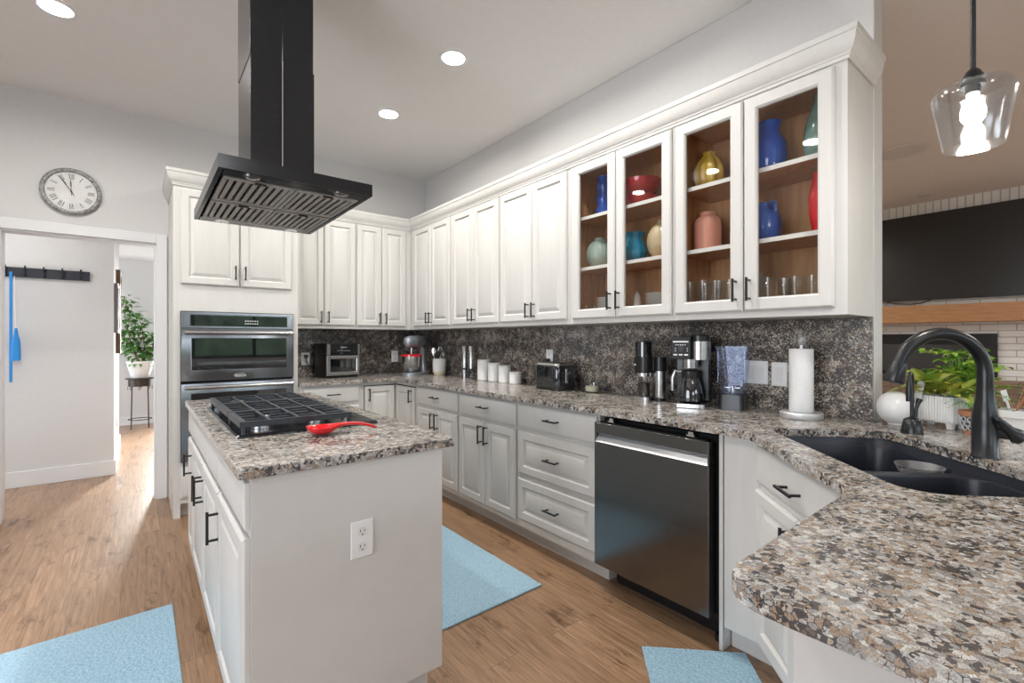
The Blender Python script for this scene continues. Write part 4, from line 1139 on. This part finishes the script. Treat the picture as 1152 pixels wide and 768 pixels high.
uc = T('utensil_crock', 'white stoneware utensil crock beside the stand mixer', 'crock', (-0.135, -0.565, CZ))
B().lathe([(0.052, 0), (0.054, 0.004), (0.064, 0.035)], cap1=False).build('base_band', 'wax', uc)
B().lathe([(0.064, 0.035), (0.068, 0.10), (0.066, 0.158), (0.062, 0.16), (0.060, 0.10), (0.05, 0.02), (0, 0.018)], cap0=False, cap1=False).build('vessel', 'white', uc)
def utensil(label, dx, dy, lean, top, kind, m):
    b = B(); p0 = Vector((dx, dy, 0.03)); p1 = Vector((dx + lean[0], dy + lean[1], top)); b.tube([p0, p1], 0.0045, 8)
    d = (p1 - p0).normalized(); c = p1
    if kind == 'spoon': b.loft([[c + Vector((w_ * math.cos(a) * 0.78, w_ * math.cos(a) * -0.62, 0)) + Vector((0, 0, z)) + Vector((0.62, 0.78, 0)) * (0.006 * math.sin(a)) for a in [k * math.pi / 5 for k in range(10)]] for z, w_ in ((-0.012, 0.006), (0.0, 0.020), (0.025, 0.030), (0.05, 0.026), (0.068, 0.008))])
    if kind == 'whisk':
        for q in range(4):
            a = q * math.pi / 4; b.tube([c + Vector((math.cos(a) * 0.022 * math.sin(u), math.sin(a) * 0.022 * math.sin(u), 0.04 - 0.04 * math.cos(u))) for u in [k * math.pi / 5 * 2 for k in range(6)]], 0.0012, 5)
    if kind == 'turner': b.box(c.x - 0.022, c.x + 0.022, c.y - 0.002, c.y + 0.002, c.z - 0.005, c.z + 0.065)
    if kind == 'ladle': b.lathe([(0.004, c.z - 0.01), (0.025, c.z), (0.03, c.z + 0.03)], c.x, c.y, 16)
    tag(b.build('kitchen_utensil', m, loc=(-0.135, -0.565, CZ)), label, 'utensil', 'utensils in the white crock')
utensil('large steel spoon leaning left in the white crock', -0.014, 0.012, (-0.030, 0.026), 0.20, 'spoon', 'steel')
utensil('wire whisk in the middle of the white crock', 0.012, 0.012, (0.01, 0.012), 0.20, 'whisk', 'steel')
utensil('slotted steel turner standing in the white crock', 0.02, 0.0, (0.015, -0.01), 0.185, 'turner', 'steel')
utensil('steel ladle leaning right in the white crock', 0.008, -0.012, (0.018, -0.024), 0.19, 'ladle', 'steel')
utensil('dark-handled steel spoon at the back of the white crock', -0.004, 0.030, (0.0, 0.012), 0.17, 'spoon', 'bronze')

for y, lab in ((-0.975, 'left of the two tall steel and black mills'), (-1.085, 'right of the two tall steel and black mills')):
    t = T('pepper_mill', lab + ' on the counter', 'mill', (-0.10, y, CZ), 0, 'tall metal mills')
    B().lathe([(0.026, 0.0), (0.026, 0.08), (0.024, 0.082)], n=24).build('grinder_base', 'clear' if y < -1 else 'steel', t)
    B().lathe([(0.0265, 0.083), (0.0265, 0.285), (0.024, 0.29)], n=24).build('mill_body', 'steel', t)
    B().lathe([(0.027, 0.07), (0.027, 0.083)], n=24).build('mill_collar', 'blackpl', t)

for (y, r, h, lab) in ((-1.345, 0.058, 0.178, 'tallest white ceramic canister in the row of four'), (-1.495, 0.052, 0.155, 'second tallest white ceramic canister in the row of four'),
                       (-1.637, 0.050, 0.140, 'third white ceramic canister, before the shortest one'), (-1.775, 0.048, 0.095, 'shortest white ceramic canister, at the right end of the row')):
    t = T('storage_canister', lab, 'canister', (-0.14, y, CZ), 0, 'white canisters on the counter')
    B().lathe([(r - 0.004, 0), (r, 0.004), (r, h - 0.018), (r - 0.003, h - 0.014)], n=32, rib=(40, 0.012)).build('jar', 'white', t)
    B().lathe([(r - 0.003, h - 0.013), (r + 0.001, h - 0.010), (r + 0.001, h - 0.003), (r - 0.006, h)], n=32).build('lid', 'white', t)

# toaster
ts = T('toaster', 'black two-slot toaster with a shiny steel top edge', 'toaster', (-0.17, -2.26, CZ), R(-98))
def rr_loop(hw, hd, z, r=0.03): return [(x, y, z) for x, y in rrect(-hw, hw, -hd, hd, r, 5)]
B().loft([rr_loop(0.138, 0.085, 0.0), rr_loop(0.138, 0.085, 0.018)]).build('foot', 'blackpl', ts)
B().loft([rr_loop(0.135, 0.083, 0.018), rr_loop(0.137, 0.085, 0.03), rr_loop(0.134, 0.083, 0.15), rr_loop(0.130, 0.078, 0.172)]).build('shell', 'ovenglass', ts)
B().loft([rr_loop(0.131, 0.080, 0.1715), rr_loop(0.127, 0.076, 0.184), rr_loop(0.115, 0.064, 0.189)]).build('top_cover', 'steel', ts)
b = B(); b.box(-0.10, 0.10, -0.035, -0.008, 0.1885, 0.1902); b.box(-0.10, 0.10, 0.008, 0.035, 0.1885, 0.1902); b.build('slots', 'gap', ts, smooth=0)
B().box(0.135, 0.141, -0.01, 0.01, 0.05, 0.15).box(0.140, 0.160, -0.02, 0.02, 0.115, 0.130).build('lever', 'steel', ts, smooth=0, bevel=0.003)

ca = T('candle_jar', 'small clear glass jar of cream wax right of the toaster', 'candle', (-0.115, -2.56, CZ))
B().lathe([(0.046, 0), (0.050, 0.006), (0.052, 0.062), (0.049, 0.062), (0.046, 0.008), (0.0, 0.006)], cap1=False).build('jar', 'clear', ca)
B().lathe([(0.044, 0.008), (0.045, 0.04)], n=24).build('wax', 'wax', ca)

# coffee grinder
cg = T('coffee_grinder', 'black burr coffee grinder with a steel canister on its right side', 'coffee grinder', (-0.185, -3.02, CZ), R(-80))
B().loft([rr_loop(0.052, 0.055, 0.0, 0.025), rr_loop(0.052, 0.055, 0.022, 0.025)]).build('base', 'steel', cg)
B().loft([[(x, y + 0.0, z) for x, y, z in rr_loop(0.044, 0.045, 0.022, 0.03)], rr_loop(0.044, 0.045, 0.14, 0.03)]).build('grounds_bin', 'clear', cg)
B().loft([[(x, y, z) for x, y, z in rr_loop(0.030, 0.03, 0.024, 0.02)], rr_loop(0.03, 0.03, 0.10, 0.02)]).build('bin_core', 'bronze', cg)
B().lathe([(0.047, 0.14), (0.047, 0.158)], n=28).build('ring', 'steel', cg)
B().loft([rr_loop(0.050, 0.052, 0.158, 0.04), rr_loop(0.052, 0.054, 0.25, 0.04)]).build('housing', 'blackpl', cg)
B().lathe([(0.048, 0.25), (0.050, 0.335), (0.046, 0.34)], n=28).build('hopper', 'ovenglass', cg)
B().lathe([(0.005, -0.0), (0.005, 0.002)], 0, 0).build('badge', 'white', cg).matrix_local = Matrix.Translation((-0.03, -0.0475, 0.205)) @ Matrix.Rotation(R(90), 4, 'X')
B().lathe([(0.036, 0.0), (0.036, 0.018)], 0.085, 0.03, 24).build('canister_foot', 'blackpl', cg)
B().lathe([(0.038, 0.17), (0.038, 0.25)], 0.085, 0.03, 24).box(0.0, 0.085, 0.0, 0.05, 0.172, 0.248).build('side_bracket', 'blackpl', cg)
B().lathe([(0.035, 0.018), (0.037, 0.03), (0.037, 0.17)], 0.085, 0.03, 28).build('steel_canister', 'steel', cg)

# coffee maker
cm = T('coffee_maker', 'black and steel drip coffee maker with a glass carafe', 'coffee maker', (-0.190, -3.322, CZ), R(-68))
cm.scale = (0.84, 0.84, 0.985)
B().loft([[(x, y, z) for x, y in rrect(-0.10, 0.10, -0.13, 0.13, 0.04, 5)] for z in (0, 0.022)]).build('base', 'steel', cm, bevel=0.003)
B().box(-0.10, 0.10, 0.045, 0.13, 0.022, 0.37).build('tower', 'blackpl', cm, smooth=0, bevel=0.008)
B().box(-0.10, 0.012, -0.115, 0.045, 0.252, 0.368).build('control_panel', 'satinblack', cm, smooth=0, bevel=0.003)
b = B(); b.box(-0.09, 0.0, -0.1165, -0.115, 0.340, 0.347)
for k in range(3): b.box(-0.088 + k * 0.032, -0.066 + k * 0.032, -0.1165, -0.115, 0.272, 0.279)
for k in range(5): b.box(-0.075 + k * 0.013, -0.068 + k * 0.013, -0.1163, -0.115, 0.325, 0.329)
for k in range(2):
    for s_ in (-1, 1): b.box(-0.044 + s_ * 0.035, -0.038 + s_ * 0.035, -0.1163, -0.115, 0.294 + k * 0.012, 0.298 + k * 0.012)
b.build('panel_buttons', 'whitepl', cm, smooth=0)
B(Matrix.Translation((-0.043, -0.1150, 0.308)) @ Matrix.Rotation(R(90), 4, 'X')).lathe([(0.016, 0), (0.015, 0.006)], n=20).build('dial', 'slate', cm)
B().lathe([(0.062, 0.25), (0.062, 0.345), (0.058, 0.348)], 0.055, -0.045, 30).build('brew_housing', 'steel', cm)
B().lathe([(0.058, 0.348), (0.058, 0.375), (0.05, 0.38)], 0.055, -0.045, 30).build('top_lid', 'blackpl', cm)
B().lathe([(0.045, 0.205), (0.048, 0.252)], 0.0, -0.045, 30).build('filter_basket', 'steel', cm)
cf = B().lathe([(0.062, 0.024), (0.076, 0.035), (0.078, 0.06), (0.058, 0.135), (0.05, 0.15), (0.05, 0.155)], 0, -0.045, 32).build('carafe', 'ovenglass', cm)
B().lathe([(0.052, 0.152), (0.054, 0.160), (0.054, 0.188), (0.045, 0.194)], 0, -0.045, 28).build('carafe_lid', 'blackpl', cf)
B().tube([(-0.05, -0.06, 0.185), (-0.085, -0.075, 0.188), (-0.100, -0.080, 0.15), (-0.100, -0.080, 0.085)], [0.008, 0.010, 0.011, 0.009], 10).build('carafe_handle', 'steel', cf)

# water tank / blender jar
bt = T('blender_jar', 'tall blue-tinted clear pitcher on a black base between coffee maker and switches', 'blender', (-0.125, -3.512, CZ), R(-75))
B().loft([rr_loop(0.062, 0.060, 0.0, 0.02), rr_loop(0.058, 0.056, 0.075, 0.02)]).build('motor_base', 'blackpl', bt)
B().loft([rr_loop(0.058, 0.056, 0.076, 0.025), rr_loop(0.062, 0.060, 0.14, 0.025), rr_loop(0.076, 0.070, 0.315, 0.025), rr_loop(0.073, 0.067, 0.315, 0.025), rr_loop(0.059, 0.057, 0.14, 0.025), rr_loop(0.054, 0.052, 0.082, 0.025)], True, True).build('pitcher', 'bluetank', bt)
B().lathe([(0.012, 0.083), (0.012, 0.11)], n=12).box(-0.035, 0.035, -0.006, 0.006, 0.105, 0.109).box(-0.005, 0.005, -0.03, 0.03, 0.112, 0.116).build('blade_assembly', 'steel', bt)
for q in (-1, 1): B().box(q * 0.060 - 0.002, q * 0.060 + 0.002, -0.05, -0.046, 0.13, 0.30).build('pitcher_rib', 'bluetank', bt, smooth=0)

# paper towels
pt = T('paper_towel_holder', 'steel paper towel holder with a ball finial in front of the switches', 'paper towel holder', (-0.155, -3.835, CZ))
B().lathe([(0.083, 0), (0.085, 0.003), (0.085, 0.024), (0.082, 0.027), (0.0, 0.027)], n=40).build('base', 'pocket', pt)
B().cyl((0, 0, 0.026), (0, 0, 0.325), 0.007).lathe([(0.004, 0.322), (0.013, 0.330), (0.019, 0.345), (0.013, 0.360), (0.002, 0.364)], n=20).build('post', 'pocket', pt)
b = B(); b.lathe([(0.020, 0.0), (0.047, 0.0), (0.048, 0.002), (0.048, 0.278), (0.047, 0.28), (0.020, 0.28), (0.020, 0.0)], n=36, cap0=False, cap1=False)
tag(b.build('paper_towel_roll', 'paper', loc=(-0.155, -3.835, CZ + 0.028)), 'white paper towel roll on the steel holder', 'paper towels')

# ------------------------------------------------------------------ plants and pots behind the sink
we = T('white_egg_pot', 'smooth white rounded ceramic pot at the end of the wall, left of the ribbed planter', 'pot', (-0.027, -4.142, CZ))
prf = [(0.026, 0)] + [(0.066 * math.cos(R(a)), 0.068 + 0.068 * math.sin(R(a))) for a in range(-66, 80, 12)] + [(0.01, 0.135)]
B().lathe(prf, n=32).build('vessel', 'white', we)
rp_ = T('ribbed_planter', 'ribbed white rectangular planter on small feet with a leafy yellow-green plant', 'potted plant', (0.052, -4.268, CZ), R(-119.5))
b = B(); outl = []
hw, hd = 0.082, 0.045
def ribl(z, k=1.0, amp=0.0022):
    l = []
    n1, n2 = 60, 30
    for (xa, ya, xb, yb, n_) in ((-hw, -hd, hw, -hd, n1), (hw, -hd, hw, hd, n2), (hw, hd, -hw, hd, n1), (-hw, hd, -hw, -hd, n2)):
        nx, ny = (yb - ya), -(xb - xa); L_ = math.hypot(nx, ny); nx /= L_; ny /= L_
        for i in range(n_):
            u = i / n_; q = amp * (i % 4 < 2)
            l.append(((xa + (xb - xa) * u + nx * q) * k, (ya + (yb - ya) * u + ny * q) * k, z))
    return l
b.loft([ribl(0.022, 0.94), ribl(0.03), ribl(0.125), ribl(0.125, 0.93, 0), ribl(0.11, 0.93, 0)])
for x in (-0.06, 0.06):
    for y in (-0.028, 0.028): b.lathe([(0.012, 0), (0.016, 0.024)], x, y, 12)
b.build('planter', 'white', rp_, smooth=0)
B().box(-hw * 0.92, hw * 0.92, -hd * 0.92, hd * 0.92, 0.105, 0.113).build('soil', 'soil', rp_, smooth=0)
lf = B(); rnd = random.Random(11)
for k in range(60):
    a = rnd.uniform(0, 6.28); el = rnd.uniform(0.3, 1.6); base = Vector((rnd.uniform(-0.06, 0.06), rnd.uniform(-0.03, 0.03), 0.115))
    d = Vector((math.cos(a), math.sin(a), el)).normalized(); c = base + d * rnd.uniform(0.01, 0.06)
    L_ = rnd.uniform(0.08, 0.13)
    if (c + d * L_).z > 0.27: L_ *= 0.6
    leaf(lf, c, d, L_, rnd.uniform(0.018, 0.030), droop=rnd.uniform(0.3, 0.9))
lf.build('foliage', 'leafy', rp_, smooth=0, recalc=False)
# plant tag
tg = B(FX((0, 0, 0), 0) @ Matrix.Rotation(R(-12), 4, 'Y'))
tg.loft([[(x, y, z) for x, z in [(-0.014, 0)] + [(0.014, 0)] + [(0.014 * math.cos(R(a)), 0.058 + 0.014 * math.sin(R(a))) for a in range(0, 181, 20)]] for y in (-0.0008, 0.0008)])
tag(tg.build('plant_tag', 'whitepl', loc=(0.012, -4.206, CZ + 0.112), rz=R(-119.5 + 180)), 'white round-topped plant tag stuck in the ribbed planter', 'tag')

# bushy green plant behind, dark nursery pot
bg = T('bushy_houseplant', 'bushy bright green vine in a dark pot behind the terracotta pot', 'potted plant', (0.205, -4.318, CZ))
B().lathe([(0.042, 0), (0.055, 0.085), (0.058, 0.085), (0.055, 0.09), (0.0, 0.088)], n=24).build('pot', 'blackpl', bg)
lf = B(); st = B(); rnd = random.Random(5)
for k in range(34):
    a = rnd.uniform(0, 6.28); rr = rnd.uniform(0.03, 0.16); top = Vector((rr * math.cos(a), rr * math.sin(a), rnd.uniform(0.15, 0.30)))
    m_ = Vector((rr * 0.4 * math.cos(a), rr * 0.4 * math.sin(a), top.z + 0.01)); st.tube([Vector((0, 0, 0.085)), m_, top], 0.0018, 5)
    for q in range(12):
        p_ = m_.lerp(top, rnd.random()) if q > 3 else Vector((0, 0, 0.09)).lerp(m_, rnd.uniform(0.4, 1))
        aa = rnd.uniform(0, 6.28); d = Vector((math.cos(aa), math.sin(aa), rnd.uniform(-0.2, 0.8)))
        leaf(lf, p_, d, rnd.uniform(0.03, 0.052), rnd.uniform(0.011, 0.018), droop=0.5)
st.build('stems', 'leafb', bg); lf.build('foliage', 'leafb', bg, smooth=0, recalc=False)

# terracotta pot with trellis pattern
tp = T('patterned_pot', 'small terracotta pot painted with a black and white lattice, holding a fern', 'potted plant', (-0.045, -4.385, CZ))
B().lathe([(0.036, 0), (0.037, 0.004), (0.038, 0.012)], n=32, cap1=False).build('pot_foot', 'terra', tp)
B().lathe([(0.047, 0.066), (0.050, 0.070), (0.051, 0.085), (0.047, 0.085), (0.045, 0.072), (0, 0.07)], n=32, cap0=False).build('pot_rim', 'terra', tp)
B().lathe([(0.038, 0.012), (0.047, 0.066)], n=32, cap0=False, cap1=False).build('painted_band', 'ink', tp)
b = B()
n_ = 13
for i in range(n_):
    for z in (0.023, 0.039, 0.055):
        r_ = 0.0392 + (z - 0.012) * 0.167
        a0 = (i + (0.5 if z == 0.039 else 0)) / n_ * 6.283; s_ = 0.0085
        b.tube([((r_ + 0.0006) * math.cos(a0 + s_ / r_ * math.cos(R(q))), (r_ + 0.0006) * math.sin(a0 + s_ / r_ * math.cos(R(q))), z + s_ * math.sin(R(q))) for q in range(0, 361, 40)], 0.0014, 4, caps=False)
b.build('lattice_pattern', 'whitepl', tp, smooth=0)
lf = B(); rnd = random.Random(9)
for k in range(22):
    a = rnd.uniform(0, 6.28); L_ = rnd.uniform(0.07, 0.13); h_ = rnd.uniform(0.03, 0.09); pr = Vector((0, 0, 0.075))
    for j in range(1, 10):
        u = j / 9; p_ = Vector((L_ * u * math.cos(a), L_ * u * math.sin(a), 0.075 + h_ * math.sin(u * 2.4)))
        d = (p_ - pr).normalized(); s_ = Vector((-math.sin(a), math.cos(a), 0)); w_ = 0.022 * (1 - u * 0.7)
        leaf(lf, p_, (s_ + d * 0.6), w_, 0.004, droop=0.3); leaf(lf, p_, (-s_ + d * 0.6), w_, 0.004, droop=0.3); pr = p_
lf.build('fern_fronds', 'fern', tp, smooth=0, recalc=False)

# white planter with cactus at the right edge
cp_ = T('cactus_planter', 'long plain white planter with a small cactus at the right edge of the picture', 'potted plant', (-0.015, -4.515, CZ), R(-90))
b = B()
def rl(z, hw, hd, r=0.008): return [(x, y, z) for x, y in rrect(-hw, hw, -hd, hd, r, 3)]
b.loft([rl(0, 0.062, 0.034), rl(0.07, 0.068, 0.040), rl(0.072, 0.074, 0.046), rl(0.098, 0.075, 0.047), rl(0.098, 0.069, 0.041), rl(0.085, 0.068, 0.040)])
b.build('planter', 'white', cp_)
B().box(-0.064, 0.064, -0.036, 0.036, 0.08, 0.088).build('soil', 'soil', cp_, smooth=0)
B().lathe([(0.012, 0.085), (0.019, 0.10), (0.020, 0.13), (0.016, 0.152), (0.004, 0.160)], 0.018, 0.0, 48, rib=(12, 0.16)).build('cactus', 'cactus', cp_)
st = B(); lf = B(); rnd = random.Random(21)
for k in range(7):
    a = rnd.uniform(0, 6.28); top = Vector((-0.035 + 0.05 * math.cos(a), 0.03 * math.sin(a), rnd.uniform(0.13, 0.235)))
    st.tube([Vector((-0.035, 0, 0.085)), top * 0.6 + Vector((-0.01, 0, 0.05)), top], 0.0015, 5)
    for q in range(8):
        aa = rnd.uniform(0, 6.28); leaf(lf, top + Vector((0, 0, rnd.uniform(-0.05, 0.01))), Vector((math.cos(aa), math.sin(aa), 0.2)), 0.028, 0.009)
st.build('stems', 'terra', cp_); lf.build('foliage', 'fern', cp_, smooth=0, recalc=False)
tg = B(Matrix.Rotation(R(-16), 4, 'Y')); tg.box(-0.004, 0.004, -0.0008, 0.0008, 0, 0.075); tg.box(-0.009, 0.009, -0.0009, 0.0009, 0.045, 0.085)
tag(tg.build('plant_tag', 'whitepl', loc=(-0.02, -4.470, CZ + 0.085), rz=R(-50), smooth=0), 'narrow white plant tag in the cactus planter', 'tag')

# ------------------------------------------------------------------ things in the glass cabinets
S0, S1, S2 = 1.4405, 1.7135, 2.0285
XV = -0.175


def vase(name, label, cat, y, z, prof, m, n=36, rib=None, x=XV, parts=None, group=None):
    if parts is None:
        o = B().lathe(prof, n=n, rib=rib).build(name, m, loc=(x, y, z), smooth=50)
        return tag(o, label, cat, group)
    t = T(name, label, cat, (x, y, z), 0, group)
    B().lathe(prof, n=n, rib=rib).build('vessel', m, t, smooth=50)
    for nm, bb, mm in parts: bb.build(nm, mm, t, smooth=50)
    return t


def ball(r, h, neck=0.4, n=9, lip=0.01, foot=0.5):
    p = [(r * foot, 0)]
    for i in range(1, n):
        a = -60 + (130 * i / (n - 1)); p.append((r * math.cos(R(a)) if math.cos(R(a)) > neck or a < 0 else r * neck, h * (0.47 + 0.47 * math.sin(R(a)) / 0.94)))
    p += [(r * neck, h * 0.97), (r * neck * 1.15, h), (r * neck, h - 0.002), (r * neck * 0.85, h * 0.9)]
    return p


vase('stacked_vase', 'cobalt blue vase of stacked bulbs on the top shelf', 'vase', -2.712, S2,
     [(0.035, 0), (0.05, 0.02), (0.052, 0.05), (0.036, 0.08), (0.046, 0.105), (0.048, 0.13), (0.034, 0.16), (0.044, 0.185), (0.044, 0.21), (0.034, 0.235), (0.04, 0.262), (0.036, 0.262), (0.03, 0.24)], 'cobalt')
vase('serving_bowl', 'large glossy dark red bowl, upper one of the stacked pair', 'bowl', -2.985, S2 + 0.075, [(0.05, 0), (0.085, 0.015), (0.112, 0.05), (0.118, 0.085), (0.113, 0.085), (0.08, 0.02), (0, 0.012)], 'darkred', x=-0.165)
vase('serving_bowl', 'dark red bowl underneath the larger red bowl', 'bowl', -2.985, S2, [(0.045, 0), (0.08, 0.02), (0.098, 0.07), (0.094, 0.0705), (0.07, 0.02), (0, 0.012)], 'darkred', x=-0.165)
vase('ribbed_vase', 'round mint green ribbed vase on the middle shelf', 'vase', -2.676, S1, ball(0.080, 0.195, 0.32), 'mint', 72, (22, 0.05))
vase('teal_pitcher', 'glossy teal blue pitcher on the middle shelf', 'pitcher', -2.945, S1, [(0.045, 0), (0.066, 0.02), (0.077, 0.06), (0.070, 0.10), (0.052, 0.135), (0.050, 0.15), (0.064, 0.178), (0.060, 0.178), (0.045, 0.145)], 'teal', 48, (12, 0.04),
     parts=[('handle', B().tube([(0.0, 0.062, 0.15), (0.0, 0.095, 0.14), (0.0, 0.1, 0.10), (0.0, 0.07, 0.06)], 0.007, 8), 'teal')])
vase('ribbed_vase', 'cream spiral-ribbed vase, half hidden by the door frame', 'vase', -3.135, S1, ball(0.08, 0.215, 0.3), 'cream', 72, (20, 0.05))
vase('salt_shaker', 'white pointed shaker between the two plate stacks', 'shaker', -2.966, S0, [(0.024, 0), (0.022, 0.03), (0.017, 0.08), (0.012, 0.09), (0.002, 0.112)], 'white', 20)
vase('salt_shaker', 'white pointed shaker standing behind the left plate stack', 'shaker', -2.72, S0, [(0.024, 0), (0.022, 0.03), (0.017, 0.09), (0.012, 0.10), (0.002, 0.125)], 'white', 20, x=-0.09)
pdisc = [(0.04, 0.0), (0.06, 0.003), (0.082, 0.0085), (0.082, 0.0095), (0.058, 0.0045), (0, 0.0035)]
for (y, n_, nm) in ((-2.765, 8, 'left'), (-3.125, 8, 'right')):
    for k in range(n_):
        vase('dinner_plate', 'white plate in the %s stack on the bottom shelf, %s from the bottom' % (nm, ['lowest', 'second', 'third', 'fourth', 'fifth', 'sixth', 'seventh', 'topmost, eighth'][k]), 'plate', y, S0 + k * 0.0105, pdisc, 'white', 32, group='white plates in the glass cabinet', x=-0.18)
gl = [(0.022, 0), (0.026, 0.004), (0.031, 0.10), (0.0295, 0.10), (0.0245, 0.008), (0, 0.007)]
for k, (y, x, h) in enumerate(((-2.625, -0.24, 0.4), (-2.66, -0.20, 0.4))):
    vase('shot_glass', 'tiny clear glass at the left end of the bottom shelf, %s one' % ('front' if k == 0 else 'back'), 'glass', y, S0, [(r * 0.6, z * h) for r, z in gl], 'clear', 18, x=x)
# second cabinet
vase('gourd_vase', 'yellow lobed gourd vase on the top shelf', 'vase', -3.412, S2, [(0.032, 0), (0.052, 0.02), (0.062, 0.06), (0.060, 0.11), (0.045, 0.15), (0.03, 0.17), (0.022, 0.185), (0.026, 0.195), (0.018, 0.195)], 'yellow', 72, (8, 0.22))
vase('pink_jar', 'matte salmon pink jar vase on the middle shelf', 'vase', -3.404, S1, [(0.06, 0), (0.065, 0.004), (0.066, 0.14), (0.062, 0.165), (0.045, 0.182), (0.036, 0.188), (0.036, 0.205), (0.03, 0.205), (0.03, 0.18)], 'pink')
vase('cobalt_vase', 'large cobalt blue jug vase on the top shelf of the end cabinet', 'vase', -3.705, S2, [(0.062, 0), (0.074, 0.02), (0.08, 0.09), (0.076, 0.14), (0.056, 0.175), (0.048, 0.20), (0.056, 0.24), (0.051, 0.24), (0.043, 0.20)], 'cobalt')
vase('sage_vase', 'tall sage green bottle vase at the right of the top shelf', 'vase', -3.925, S2, [(0.05, 0), (0.066, 0.02), (0.072, 0.09), (0.066, 0.16), (0.046, 0.22), (0.03, 0.26), (0.03, 0.295), (0.025, 0.295)], 'sage')
vase('blue_pitcher', 'rounded royal blue pitcher on the middle shelf of the end cabinet', 'pitcher', -3.682, S1, [(0.045, 0), (0.072, 0.03), (0.080, 0.08), (0.072, 0.13), (0.05, 0.16), (0.042, 0.17), (0.046, 0.185), (0.04, 0.185)], 'royal', 36, None,
     parts=[('handle', B().tube([(-0.03, -0.035, 0.175), (-0.04, -0.055, 0.185), (-0.05, -0.075, 0.165), (-0.05, -0.075, 0.13)], 0.006, 8), 'royal')])
vase('red_vase', 'tall glossy red vase at the right of the middle shelf', 'vase', -3.937, S1, [(0.035, 0), (0.05, 0.02), (0.062, 0.10), (0.064, 0.16), (0.055, 0.22), (0.045, 0.25), (0.048, 0.265), (0.04, 0.265)], 'red')
g0 = None
gpos = [(-3.365, -0.27, 1.15), (-3.43, -0.26, 1.2), (-3.50, -0.27, 1.1), (-3.40, -0.18, 1.15), (-3.47, -0.18, 1.2), (-3.555, -0.24, 1.1), (-3.60, -0.16, 1.1),
        (-3.685, -0.25, 1.35), (-3.665, -0.17, 1.35), (-3.745, -0.27, 1.0), (-3.80, -0.24, 0.95), (-3.855, -0.27, 0.95), (-3.91, -0.24, 0.95), (-3.77, -0.16, 1.0), (-3.95, -0.16, 1.0)]
where = ['front left', 'second front left', 'third front', 'back left', 'second back left', 'nearest the left door edge', 'back one by the left door edge', 'tall front one left of the right door', 'tall back one behind the right door',
         'short front one', 'second short front one', 'third short front one', 'short front one at the far right', 'short one in the back row', 'short back one at the far right']
for (y, x, s_), wz in zip(gpos, where):
    vase('drinking_glass', 'clear drinking glass on the bottom shelf, %s' % wz, 'glass', y, S0, [(r, z * s_) for r, z in gl], 'clear', 24, x=x, group='clear drinking glasses in the end cabinet')

# garden hedge outside the back windows (seen in the oven's reflection)
tag(B().box(-9, 7, -13.5, -12.5, -0.3, 2.1).build('garden_hedge', 'green_hedge', smooth=0), 'green hedge outside the back windows', 'hedge', kind='stuff')
struct('ground_outside', B().box(-10, 8, -14, -9.0, -0.4, -0.3), 'bounce_patio', smooth=0)
